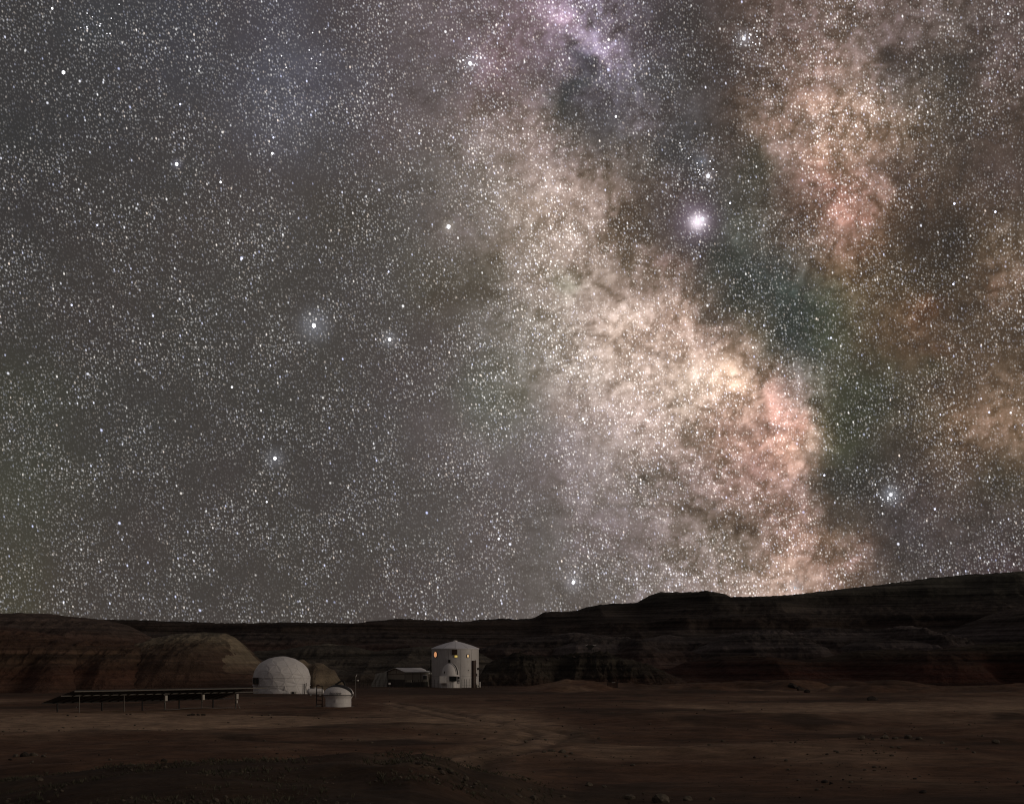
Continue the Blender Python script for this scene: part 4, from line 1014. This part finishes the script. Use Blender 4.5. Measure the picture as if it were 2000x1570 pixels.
# ------------------------------------------------------------------ white gas tank
def tank():
    d = 238.0; k = d / F; bp = HY + F * EYE / d
    T = thing('gas_tank', 'white horizontal gas tank on short legs beside the geodesic dome', 'tank', 616, d)
    def x(px): return (px - 616) * k
    R = 6.2 * k; zc = (bp - 1350.5) * k; L = 16.5 * k
    prof = [(0.001, -L)] + [(R * math.sin(R_(t)), -L + R * .75 - R * .75 * math.cos(R_(t))) for t in range(15, 91, 15)] + [(R * math.sin(R_(t)), L - R * .75 + R * .75 * math.cos(R_(t))) for t in range(90, 0, -15)] + [(0.001, L)]
    me = MB().lathe(prof, 28)
    me.v = [(v[2], v[1], v[0] + zc) for v in me.v]
    me.build('vessel', WHITE, T, shade=True)
    for sx in (-.55, .55): MB().box(sx * L - .08, sx * L + .08, -.3, .3, -.1, zc - R + .06).build('leg', GREYM, T)
    MB().lathe([(.16, zc + R - .03), (.16, zc + R + .12), (.01, zc + R + .15)], 14).build('valve_dome', WHITE, T)
tank()

# ------------------------------------------------------------------ clamshell observatory
def clamshell():
    d = 172.0; k = d / F; px0 = 661
    X0 = (px0 - CX) / F * d
    zg = float(gz(X0, d)); bp = HY + F * (EYE - zg) / d
    C = thing('clamshell_observatory', 'white clamshell telescope dome with black seam and dark lettering', 'observatory', px0, d)
    def x(px): return (px - px0) * k
    def z(py): return (bp - (py + bp - 1382.0)) * k if False else (1382.0 - py) * k
    R = 25.0 * k; Rs = 29.4 * k
    MB().lathe([(R, -.15), (R, z(1373.4)), (R + .015, z(1373.2)), (R + .015, z(1372.8)), (R, z(1372.6)), (R, z(1365.6)), (R + .03, z(1365.2)), (R + .03, z(1364.6)), (Rs - .05, z(1360.2)), (Rs, z(1358)), (Rs - .1, z(1357.6))], 64).build('drum', WHITE, C, shade=True)
    MB().arc_slab(R + .004, R + .03, math.asin(x(655) / R) - .012, math.asin(x(655) / R) + .012, z(1372.4), z(1366), 1).build('door_seam', WHITE, C)
    MB().box(x(655.6), x(657.2), -R - .09, -R - .02, z(1372.2), z(1365.8)).build('door_handle', WHITE, C)
    MB().arc_slab(R + .004, R + .012, R_(-35), R_(-6), .05, z(1366), 6).build('door', WHITE, C, shade=True)
    MB().box(x(632), x(692.4), -R - .4, R + .3, -.2, z(1381.4)).build('base_slab', CONC, C)
    MB().lathe([(R + .05, z(1358.9)), (Rs + .012, z(1358.8)), (Rs + .012, z(1357.7)), (R + .05, z(1357.6))], 64).build('rim_shade_ring', RUBBER, C, shade=True)  # solid black ring put in for the shade under the shell rim
    # shells: quarter spheres hinged on the left-right axis turned 20 degrees; rim height falls to the right
    H = z(1340.6) - z(1358)
    zs = z(1358.4)
    yaw = R_(-26)
    def shell(e0, e1, rad, mat, name, parent, n=40, m=12, hs=1.0):
        """part of a dome swept from elevation e0 to e1 about the hinge axis (e=0 faces the camera)"""
        V, Fc = [], []
        for j in range(m + 1):
            e = e0 + (e1 - e0) * j / m
            for i in range(n + 1):
                t = -math.pi / 2 + math.pi * i / n
                px_, r = rad * math.sin(t), rad * math.cos(t)
                y_, z_ = -r * math.cos(e), r * math.sin(e) * hs * H / Rs
                X_, Y_ = px_ * math.cos(yaw) - y_ * math.sin(yaw) * 1, px_ * math.sin(yaw) + y_ * math.cos(yaw)
                V.append((X_, Y_, zs + z_))
        for j in range(m):
            for i in range(n): Fc.append([j * (n + 1) + i, j * (n + 1) + i + 1, (j + 1) * (n + 1) + i + 1, (j + 1) * (n + 1) + i])
        return MB().add(V, Fc).build(name, mat, parent, shade=True)
    fs = shell(0, R_(58), Rs, WHITE, 'front_shell', C, hs=1.12)
    shell(R_(60), R_(104), Rs * .985, RUBBER, 'seam_seal', C, m=8, hs=1.2)
    shell(R_(57), R_(61), Rs * 1.02, RUBBER, 'rim_gasket', C, m=2, hs=1.16)
    shell(R_(104), R_(180), Rs * 1.035, WHITE, 'rear_shell', C, hs=1.12)
    # pivot plates at both ends of the hinge
    for sx in (-1, 1):
        hx, hy = sx * Rs * 1.03 * math.cos(yaw), sx * Rs * 1.03 * math.sin(yaw)
        MB().box(hx - .12, hx + .12, hy - .12, hy + .12, zs - .10, zs + .16).build('hinge', STEEL, C, bevel=.03)
    # black lifting hoop on the crown
    pts = []
    for (px_, py_) in ((655, 1338.6), (658, 1336.4), (663, 1333), (667, 1331), (670, 1330.8), (672, 1333), (673, 1336), (673.6, 1339.2)):
        pts.append((x(px_), -.02, z(py_)))
    MB().tube(pts, .09, 10).build('lifting_hoop', RUBBER, C, shade=True)
    # lettering wrapped on the front shell
    cu = bpy.data.curves.new('lettering', 'FONT'); cu.body = 'Astro Haven'; cu.size = 1.0; cu.extrude = 0.0; cu.shear = 0.25
    to = bpy.data.objects.new('lettering_tmp', cu); COL.objects.link(to)
    bpy.context.view_layer.update()
    me = bpy.data.meshes.new_from_object(to.evaluated_get(bpy.context.evaluated_depsgraph_get()))
    bpy.data.objects.remove(to)
    xs_ = [v.co.x for v in me.vertices]; w = max(xs_) - min(xs_); x00 = min(xs_)
    sc = (666.6 - 643.2) * k / w
    bm = bmesh.new(); bm.from_mesh(me)
    bmesh.ops.subdivide_edges(bm, edges=[e for e in bm.edges if e.calc_length() > .12], cuts=1)
    def on_shell(xx, zz):
        e_h = (zz - zs) / (1.12 * H / Rs)
        r2 = max(Rs * Rs - e_h * e_h - xx * xx, .05)
        return Vector((xx, -math.sqrt(r2) - .02, zz))
    for v in bm.verts:
        v.co = on_shell(x(643.2) + (v.co.x - x00) * sc, z(1356.0) + v.co.y * sc * 1.25)
    bm.to_mesh(me); bm.free(); me.materials.append(TEXTM)
    o = bpy.data.objects.new('lettering', me); COL.objects.link(o); o.parent = fs
    s = MB(); n = 16
    V = [on_shell(x(643.4 + 23 * i / n), z(pz)) for i in range(n + 1) for pz in (1356.9, 1356.4)]
    s.add(V, [[2 * i, 2 * i + 2, 2 * i + 3, 2 * i + 1] for i in range(n)]).build('underline', TEXTM, fs)
    # dark service frame with rungs at its left side
    L = thing('service_ladder', 'dark metal ladder frame standing left of the clamshell dome', 'ladder', 624.5, d + .5)
    def xl(px): return (px - 624.5) * k
    for px_, top in ((618.4, 1340), (629.2, 1340)):
        MB().box(xl(px_) - .045, xl(px_) + .045, -.05, .05, -.1, z(top)).build('stile', DARKM, L)
    for py in (1340.6, 1352, 1361, 1368.6, 1376): MB().tube([(xl(618.4), 0, z(py)), (xl(629.2), 0, z(py))], .03, 6).build('rung', DARKM, L)
    MB().box(xl(617), xl(626), -.2, .2, -.1, z(1378.4)).build('foot_block', CONC, L)
    MB().box(xl(618), xl(624), -.03, .03, z(1340), z(1337.6)).build('cap_board', BROWN, L)
clamshell()

# ------------------------------------------------------------------ ground-mounted solar array
def solar():
    # feet of the tall legs, photographed columns and rows
    pL = on_ground(155, 1394.6); pR = on_ground(460, 1384.2)
    a = Vector((-35.7, 147.6, 0)); b = Vector((-25.75, 166.2, 0))
    ax = (b - a).normalized(); nr = Vector((ax.y, -ax.x, 0))      # nr points to the right and towards the camera
    yaw = math.atan2(ax.y, ax.x)
    z0 = float(gz(a.x, a.y))
    S_ = bpy.data.objects.new('solar_array', None); COL.objects.link(S_)
    S_.location = (a.x, a.y, z0); S_.rotation_euler = (0, 0, yaw)
    tag(S_, 'long dark tilted solar panel array on steel legs at the left', 'solar array')
    Lt = (b - a).length
    # local: x along the array (away), y = left of it; tall legs at y=0, short legs at y=+2.05, top edge at y=-1.25
    yl, yt = 2.05, -1.25
    zb, zl = 1.42, 0.80
    sl = (zb - zl) / yl
    def zp(y): return zb - sl * y
    x0, x1 = -2.3, Lt + 1.0
    def drop(x): 
        p = a + ax * x
        return float(gz(p.x, p.y)) - z0
    def raill(y, xa, xb, w, mat, name, up=0.0):
        return MB().add([(xa, y - w, zp(y - w) - .05 + up), (xb, y - w, zp(y - w) - .05 + up), (xb, y + w, zp(y + w) - .05 + up), (xa, y + w, zp(y + w) - .05 + up),
                         (xa, y - w, zp(y - w) + .03 + up), (xb, y - w, zp(y - w) + .03 + up), (xb, y + w, zp(y + w) + .03 + up), (xa, y + w, zp(y + w) + .03 + up)],
                        [[0, 3, 2, 1], [4, 5, 6, 7], [0, 1, 5, 4], [1, 2, 6, 5], [2, 3, 7, 6], [3, 0, 4, 7]]).build(name, mat, S_)
    raill(yt, x0 + .2, x1 + 2.2, .03, STEEL, 'top_rail'); raill(0, x0, x1 + 2.6, .032, STEEL, 'main_beam'); raill(yl, x0, x1 + 1.4, .032, DARKM, 'lower_beam')
    # modules, two rows, each its own panel with a frame lip
    n = 21; pw = (x1 - x0 - .4) / n
    def module(ya, yb):
        s = MB()
        V = [(.02, ya, zp(ya) + .05), (pw - .02, ya, zp(ya) + .05), (pw - .02, yb, zp(yb) + .05), (.02, yb, zp(yb) + .05)]
        s.add(V + [(v[0], v[1], v[2] + .045) for v in V], [[0, 3, 2, 1], [4, 5, 6, 7], [0, 1, 5, 4], [1, 2, 6, 5], [2, 3, 7, 6], [3, 0, 4, 7]])
        return s.mesh('panel', PANELB)
    m1, m2 = module(yt - .02, .38), module(.42, yl + .12)
    rib = MB().add([(-.03, yt - .02, zp(yt) - .02), (.03, yt - .02, zp(yt) - .02), (.03, yl + .1, zp(yl) - .02), (-.03, yl + .1, zp(yl) - .02), (-.03, yt - .02, zp(yt) + .045), (.03, yt - .02, zp(yt) + .045), (.03, yl + .1, zp(yl) + .045), (-.03, yl + .1, zp(yl) + .045)],
                   [[0, 3, 2, 1], [4, 5, 6, 7], [0, 1, 5, 4], [1, 2, 6, 5], [2, 3, 7, 6], [3, 0, 4, 7]]).mesh('purlin', DARKM)
    for i in range(n):
        piece(S_, m1, 'panel', (x0 + .2 + i * pw, 0, 0)); piece(S_, m2, 'panel', (x0 + .2 + i * pw, 0, 0))
        if i: piece(S_, rib, 'purlin', (x0 + .2 + i * pw, 0, -.052))
    def col_to_x(px, y):     # place along the array where a leg shows in a given column
        best = min(np.linspace(-4, Lt + 5, 1500), key=lambda t: abs(CX + F * (a + ax * t - nr * y).x / (a + ax * t - nr * y).y - px))
        return float(best)
    tall = [col_to_x(c, 0) for c in (155, 242, 321, 394, 460)]
    short = [col_to_x(c, yl) for c in (112, 199, 278, 350, 416)]
    for t in tall: MB().box(t - .03, t + .03, -.03, .03, drop(t) - .15, zb - .06).build('leg', STEEL, S_)
    for t in short: MB().box(t - .05, t + .05, yl - .05, yl + .05, drop(t) - .15, zl - .06).build('leg', DARKM, S_)
    for q, t in enumerate(tall[2:]):
        bx = MB().box(t - .16, t + .16, -.24, -.055, zb - .62, zb - .14).build('inverter', BOXG, S_, bevel=.015)
        MB().tube([(t - .12, -.2, zb - .64), (t - .12, -.2, zb - .78), (t - .04, -.09, zb - .85)], .025, 6).build('cable', STEEL, bx)
    t = tall[4]
    MB().box(t - .09, t + .09, -.2, -.06, zb - 1.0, zb - .74).build('switch_box', BOXG, S_, bevel=.01)
    for off in (-.4, .3):
        MB().tube([(t, -.12, zb - 1.0), (t + off * .5, -.2, zb - 1.15), (t + off, -.3, drop(t) - .02)], .028, 6).build('conduit_drop', STEEL, S_)
    pts = [(tt, -.16, drop(tt) + .07) for tt in np.linspace(tall[2], tall[4] - .6, 24)]
    MB().tube([(tall[2], -.1, zb - .75), (tall[2] + .02, -.14, drop(tall[2]) + .25)] + pts, .03, 6).build('ground_conduit', STEEL, S_)
solar()

# ------------------------------------------------------------------ weather mast, marker posts, fences
def mast():
    d = 222.0; k = d / F
    zg = float(gz((694.5 - CX) / F * d, d)); bp = HY + F * (EYE - zg) / d
    M = thing('weather_mast', 'thin steel weather mast with vane behind the clamshell dome', 'mast', 694.5, d)
    def z(py): return (bp - py) * k
    MB().tube([(0, 0, -.2), (0, 0, z(1319))], .045, 8, .03).build('pole', STEEL, M)
    MB().tube([(-.45, 0, z(1329)), (.28, 0, z(1328))], .03, 6).build('crossarm', STEEL, M)
    s = MB()
    s.add([(-.05, 0, z(1324)), (.05, .03, z(1322)), (.22, .02, z(1316.5)), (.12, 0, z(1317)), (-.05, .05, z(1324)), (.05, .08, z(1322)), (.22, .07, z(1316.5)), (.12, .05, z(1317))], [[0, 1, 2, 3], [7, 6, 5, 4], [0, 4, 5, 1], [1, 5, 6, 2], [2, 6, 7, 3], [3, 7, 4, 0]]).build('vane', WHITE, M)
    MB().lathe([(.02, z(1330)), (.14, z(1329.4)), (.14, z(1327.6)), (.02, z(1327))], 12).build('shield', WHITE, M, loc=(.26, 0, 0))
    MB().box(-.16, .0, -.05, .1, z(1326), z(1323)).build('logger_box', DARKM, M)
mast()
def marker():
    d = 236.0; k = d / F
    zg = float(gz((760.8 - CX) / F * d, d)); bp = HY + F * (EYE - zg) / d
    M = thing('marker_post', 'thin post with a small white box in front of the greenhouse', 'post', 760.8, d)
    MB().tube([(0, 0, -.2), (0, 0, (bp - 1336) * k)], .022, 6).build('pole', DARKM, M)
    MB().box(-.14, .14, -.1, .1, (bp - 1336.2) * k, (bp - 1332.8) * k).build('box', WHITE, M, bevel=.015)
    MB().tube([(-.08, 0, (bp - 1332.8) * k), (-.08, 0, (bp - 1331.4) * k)], .03, 6).build('sensor', DARKM, M)
marker()
def white_post():
    d = 333.0; k = d / F
    M = thing('bollard', 'short white post at the right foot of the habitat', 'post', 937.2, d)
    MB().lathe([(.13, -.1), (.13, 1.0), (.10, 1.06), (.001, 1.08)], 14).build('shaft', WHITE, M, shade=True)
    MB().lathe([(.2, -.1), (.2, .08), (.135, .1)], 14).build('foot', CONC, M)
white_post()
def fence(name, label, pxs, d, h, step, wires=3):
    x0 = (pxs[0] - CX) / F * d; x1 = (pxs[1] - CX) / F * d
    Fn = thing(name, label, 'fence', (pxs[0] + pxs[1]) / 2, d, yaw=0.0)
    zb = Fn.location.z; n = int((x1 - x0) / step)
    pm = MB().box(-.028, .028, -.028, .028, -.2, 1.0).mesh('picket', DARKM)
    rnd = random.Random(int(pxs[0]))
    for i in range(n + 1):
        xx = -(x1 - x0) / 2 + (x1 - x0) * i / n
        zz = float(gz(Fn.location.x + xx, d)) - zb
        piece(Fn, pm, 'picket', (xx, 0, zz), (rnd.uniform(-.02, .02), rnd.uniform(-.03, .03), 0), (1, 1, h * rnd.uniform(.93, 1.05)))
    for q in range(wires):
        pts = []
        for i in range(n + 1):
            xx = -(x1 - x0) / 2 + (x1 - x0) * i / n
            pts.append((xx, -.03, float(gz(Fn.location.x + xx, d)) - zb + h * (.3 + .3 * q)))
        MB().tube(pts, .008, 4).build('wire', DARKM, Fn)
fence('wire_fence', 'thin dark picket fence from the mast past the greenhouse', (702, 856), 327.0, 1.45, 0.72)
fence('wire_fence', 'thin dark picket fence between the small observatory and the cable duct', (902, 921), 326.0, 1.6, 0.42, 2)
fence('wire_fence', 'thin dark picket fence right of the habitat', (940, 968), 331.0, 1.75, 0.55, 2)

# ------------------------------------------------------------------ shelter on the rubble knoll, dark crate below it
def shelter():
    d = 380.0; k = d / F
    zt = EYE + (HY - 1273.5) / F * d
    S_ = thing('lookout_shelter', 'tiny lookout shelter with pale roof edges on top of the rubble knoll', 'shelter', 1153.5, d, z=zt - .25)
    def x(px): return (px - 1153.5) * k
    def z(py): return (1273.5 - py) * k + .25
    for px_ in (1144.4, 1156.8, 1160.6):
        MB().box(x(px_) - .06, x(px_) + .06, -.06, .06, -.4, z(1261)).build('post', STEEL, S_)
    MB().box(x(1144.4) - .06, x(1144.4) + .06, 1.2, 1.32, -.4, z(1261)).build('post', STEEL, S_)
    MB().extrude([(x(1143.6), z(1261.6)), (x(1147.6), z(1259.2)), (x(1158), z(1259.6)), (x(1161.6), z(1261.8)), (x(1153), z(1268.4))], -.1, 1.3, 'xz').build('canopy', DARKM, S_)
    for (xa, ya, xb, yb) in ((1143.4, 1261.2, 1148, 1258.8), (1157.8, 1259.6, 1161.8, 1261.0), (1161, 1260.4, 1164.6, 1259.0)):
        MB().extrude([(x(xa), z(ya)), (x(xb), z(yb)), (x(xb), z(yb) + .10), (x(xa), z(ya) + .10)], -.22, 1.4, 'xz').build('roof_edge', WHITE, S_)
    MB().box(x(1144), x(1161), -.1, 1.3, -.1, .02).build('deck', GREYM, S_)
shelter()
def crate():
    d = 318.0; k = d / F; px0 = 1196
    zg = float(gz((px0 - CX) / F * d, d)); bp = HY + F * (EYE - zg) / d
    C = thing('crate', 'dark wooden crate with corner posts at the foot of the rubble knoll', 'crate', px0, d)
    h = 10.5 * k
    for q in range(4): MB().box(-.86, .86, -.55, -.50, .02 + q * h / 4, (q + 1) * h / 4 - .02).build('plank', BROWN, C)
    for q in range(4): MB().box(-.86, .86, .50, .55, .02 + q * h / 4, (q + 1) * h / 4 - .02).build('plank', BROWN, C)
    for sx in (-.86, .82): MB().box(sx, sx + .04, -.495, .495, 0, h - .02).build('side_board', BROWN, C)
    for sx in (-.92, .87):
        for sy in (-.6, .5): MB().box(sx, sx + .08, sy, sy + .08, -.1, h + (.28 if sy < 0 else .1)).build('corner_post', DARKM, C)
    MB().box(-.1, .5, -.3, .2, h - .4, h + .04).build('bundle', BOXG, C, bevel=.04)
crate()

# ------------------------------------------------------------------ stones
def stone_mat(name, c):
    m, N, b = principled(name)
    p = obj_pos(N)
    n1 = N.noise(p, 2.2, 6, 0.65, '3D')
    N.sock(b.inputs['Base Color'], N.ramp(n1, [(0.3, tuple(q * .5 for q in c)), (0.55, c), (0.75, tuple(min(1, q * 1.5) for q in c))]))
    b.inputs['Roughness'].default_value = 0.95
    set_bump(N, b, n1, 0.6, 0.1)
    return m
ST_PALE = stone_mat('pale_sandstone', (0.115, 0.092, 0.070)); ST_DARK = stone_mat('dark_stone', (0.036, 0.026, 0.021))
def rock_mesh(seed, mat, sub=2):
    bm = bmesh.new(); bmesh.ops.create_icosphere(bm, subdivisions=sub, radius=1.0)
    rnd = random.Random(seed)
    planes = [(Vector((rnd.gauss(0, 1), rnd.gauss(0, 1), rnd.gauss(0, 1))).normalized(), rnd.uniform(.55, .9)) for _ in range(9)]
    o = rnd.uniform(0, 50)
    for v in bm.verts:
        p = v.co.copy()
        for n, dd in planes:
            e = p.dot(n) - dd
            if e > 0: p -= n * e
        p *= 1 + .16 * float(fbm(p.x * 1.7 + o, p.y * 1.7 + p.z, 3, seed))
        v.co = (p.x, p.y * .9, p.z * .72)
    me = bpy.data.meshes.new('rock'); bm.to_mesh(me); bm.free(); me.materials.append(mat)
    return me
ROCKP = [rock_mesh(100 + i, ST_PALE) for i in range(5)]; ROCKD = [rock_mesh(200 + i, ST_DARK) for i in range(5)]
rr = random.Random(11)
def rock(px, py, wpx, pale, label, group=None):
    X, Y, Z = on_ground(px, py)
    s = wpx / 2 * Y / F
    o = bpy.data.objects.new('rock', rr.choice(ROCKP if pale else ROCKD)); COL.objects.link(o)
    o.location = (X, Y, Z + s * .22); o.scale = (s * rr.uniform(.9, 1.15), s * rr.uniform(.8, 1.2), s * rr.uniform(.7, 1.0)); o.rotation_euler = (rr.uniform(-.25, .25), rr.uniform(-.25, .25), rr.uniform(0, 6.28))
    tag(o, label, 'rock', group)
    return o
ORD = ['first', 'second', 'third', 'fourth', 'fifth', 'sixth', 'seventh', 'eighth', 'ninth', 'tenth', 'eleventh', 'twelfth', 'thirteenth', 'fourteenth', 'fifteenth', 'sixteenth', 'seventeenth', 'eighteenth']
def row_of(spots, pale, label, group):
    """stones told apart by their order from the left"""
    for q, (px, py, w) in enumerate(sorted(spots)):
        pl = (rr.random() < .6) if pale is None else pale
        rock(px, py, w, pl, label.replace('#', ORD[q]).replace('@', 'pale' if pl else 'dark'), group)
sp = []
for i in range(18):        # spill of stones down the right end of the near knoll
    t = (i + rr.random()) / 18
    sp.append((806 + 170 * t + rr.gauss(0, 5), 1489 + 58 * t + rr.gauss(0, 6), rr.uniform(8, 18) * (1.1 - .2 * t)))
row_of(sp, None, '@ stone, # from the upper left in the spill on the near knoll', 'stones spilling down the knoll')
row_of(((1062, 1471, 14), (1078, 1469, 18), (1098, 1470, 20), (1116, 1472, 12)), True, 'flat pale stone, # from left in the row beside the wheel track', 'stones beside the track')
row_of(((1683, 1443, 18), (1705, 1445, 11), (1728, 1442, 22), (1748, 1443, 16), (1775, 1442, 24), (1795, 1444, 14), (1742, 1460, 9), (1756, 1461, 10), (1840, 1452, 12), (1868, 1463, 10), (1890, 1462, 9), (1902, 1470, 10)), True, 'pale stone, # from left in the scattered band on the right plain', 'pale stones on the right plain')
rock(1945, 1451, 17, True, 'rounded pale boulder near the right edge of the plain')
rock(1611, 1528, 15, False, 'dark upright rock alone on the right foreground plain'); rock(1623, 1530, 10, False, 'smaller dark rock touching the upright one on the right foreground')
rock(1803, 1548, 15, False, 'dark flat rock low on the right foreground'); rock(1703, 1367, 22, False, 'long dark rock on the pale flat far right of the station')
row_of(((1550, 1343, 22), (1563, 1348, 22), (1576, 1352, 18), (1545, 1338, 14)), False, 'dark boulder, # from left in the heap standing in for a gully below the red hills', 'dark boulders in place of a gully below the red hills')  # boulders stand in for a dark gully at the foot of the hills
row_of(((369, 1397, 9), (376, 1396.5, 10), (387, 1396.5, 9), (397, 1396.5, 9)), False, 'dark stone, # from left in the row before the solar array', 'stones before the solar array')
row_of(((30, 1478, 16), (48, 1477, 22), (66, 1476, 18), (85, 1478, 12), (20, 1484, 10), (215, 1484, 9), (320, 1486, 13)), None, '@ stone, # from left in the low rubble at the left edge', 'rubble at the left edge')
row_of(((1012, 1556, 20), (1040, 1560, 24), (1230, 1560, 26), (1290, 1566, 40), (1345, 1563, 24), (1150, 1534, 18), (1180, 1537, 12), (1390, 1562, 16)), True, 'flat half-buried stone, # from left along the bottom edge', 'stones along the bottom edge')
rock(76, 1524, 18, True, 'lone pale stone on the left shoulder of the near knoll')
for q, (px, py, w) in enumerate(((1068, 1287, 9), (1090, 1285, 8), (1120, 1283, 10), (1135, 1281, 12), (1150, 1283, 9), (1175, 1281, 12), (1192, 1284, 12))):
    d = 376.0; X = (px - CX) / F * d; s = w / 2 * d / F
    o = bpy.data.objects.new('rock', rr.choice(ROCKD)); COL.objects.link(o)
    o.location = (X, d - 1.2, EYE + (HY - py) / F * d); o.scale = (s, s, s * .8); o.rotation_euler = (0, 0, rr.uniform(0, 6))
    tag(o, 'dark boulder, %s from left along the crest of the rubble knoll' % ORD[q], 'rock', 'boulders on the knoll crest')

def scatter(name, label, cat, n, sampler, protos, mat, size, lift=.3, flat=(.5, .9)):
    """many small bits nobody could count: one object"""
    V, Fc = [], []
    rnd = np.random.default_rng(len(name) * 7 + n)
    P = sampler(rnd, n)
    Zs = gz(P[:, 0], P[:, 1])
    for i in range(len(P)):
        pv, pf = protos[i % len(protos)]
        s = size(rnd, P[i]); a = rnd.uniform(0, 6.28); c_, s_ = math.cos(a), math.sin(a)
        q = pv * s * np.array([rnd.uniform(.8, 1.3), rnd.uniform(.8, 1.2), rnd.uniform(*flat)])
        q = np.stack([q[:, 0] * c_ - q[:, 1] * s_ + P[i, 0], q[:, 0] * s_ + q[:, 1] * c_ + P[i, 1], q[:, 2] + Zs[i] + lift * s], -1)
        b = sum(len(v) for v in V) if i == 0 else b_next
        V.append(q); Fc.append(pf + b); b_next = b + len(q)
    v = np.concatenate(V); f = np.concatenate(Fc)
    me = bpy.data.meshes.new(name); me.from_pydata(v.tolist(), [], f.tolist()); me.materials.append(mat)
    o = bpy.data.objects.new(name, me); COL.objects.link(o)
    return tag(o, label, cat, kind='stuff')
def proto_pebble(seed):
    bm = bmesh.new(); bmesh.ops.create_icosphere(bm, subdivisions=1, radius=1.0)
    rnd = random.Random(seed)
    v = np.array([list(q.co * rnd.uniform(.75, 1.15)) for q in bm.verts]); f = np.array([[w.index for w in q.verts] for q in bm.faces]); bm.free()
    return v, f
PEB = [proto_pebble(i) for i in range(8)]
def samp_px(x0, x1, y0, y1, clump=0.0):
    def fn(rnd, n):
        px = rnd.uniform(x0, x1, n * 3); py = y0 + (y1 - y0) * rnd.uniform(0, 1, n * 3) ** 1.3
        d = EYE * F / np.maximum(py - HY, 8)
        X = (px - CX) / F * d
        k = fbm(X / 9, d / 16, 3, 91) + rnd.uniform(-.5, .5, n * 3)
        sel = np.argsort(-k)[:n] if clump else np.arange(n)
        return np.stack([X[sel], d[sel]], -1)
    return fn
scatter('dark_pebbles', 'dark pebbles scattered over the plain', 'pebbles', 1100, samp_px(-150, 2150, 1362, 1570, 1), PEB, ST_DARK, lambda r, p: (0.020 + 0.08 * r.random() ** 7) * (p[1] / 110) ** .5)
scatter('pale_pebbles', 'pale pebbles scattered over the plain', 'pebbles', 600, samp_px(-150, 2150, 1400, 1570, 1), PEB, ST_PALE, lambda r, p: (0.03 + 0.09 * r.random() ** 4) * (p[1] / 90) ** .5)
def samp_knoll(rnd, n):
    px = rnd.uniform(-200, 1080, n * 4); d = rnd.uniform(25, 60, n * 4)
    X = (px - CX) / F * d
    k = fbm(X / 3.5, d / 5, 3, 95) + rnd.uniform(-.35, .35, n * 4)
    sel = np.argsort(-k)[:n]
    return np.stack([X[sel], d[sel]], -1)
scatter('knoll_gravel', 'coarse gravel on the near knoll', 'gravel', 2200, samp_knoll, PEB, ST_PALE, lambda r, p: 0.010 + 0.05 * r.random() ** 5)
def proto_tuft(seed):
    rnd = random.Random(seed); v, f = [], []
    for b in range(9):
        a = rnd.uniform(0, 6.28); l = rnd.uniform(.5, 1.0); t = rnd.uniform(.25, .8); w = .05
        c, s = math.cos(a), math.sin(a); k = len(v)
        v += [(-s * w, c * w, 0), (s * w, -c * w, 0), (c * t * .5 * l - s * w * .7, s * t * .5 * l + c * w * .7, l * .65), (c * t * l, s * t * l, l)]
        f += [(k, k + 1, k + 2), (k + 1, k + 3, k + 2)]
    return np.array(v), np.array(f)
def grass_mat():
    m, N, b = principled('dry_grass')
    p = geo_pos(N)
    n1 = N.noise(p, 0.7, 3, 0.6, '3D')
    N.sock(b.inputs['Base Color'], N.ramp(n1, [(0.35, (0.045, 0.042, 0.026)), (0.55, (0.095, 0.088, 0.060)), (0.7, (0.12, 0.10, 0.065))]))
    b.inputs['Roughness'].default_value = 0.9
    return m
scatter('dry_grass', 'sparse dry grass tufts on the dark near knoll', 'grass', 3800, samp_knoll, [proto_tuft(i) for i in range(8)], grass_mat(), lambda r, p: 0.05 + 0.12 * r.random() ** 2, lift=-.05, flat=(.7, 1.2))
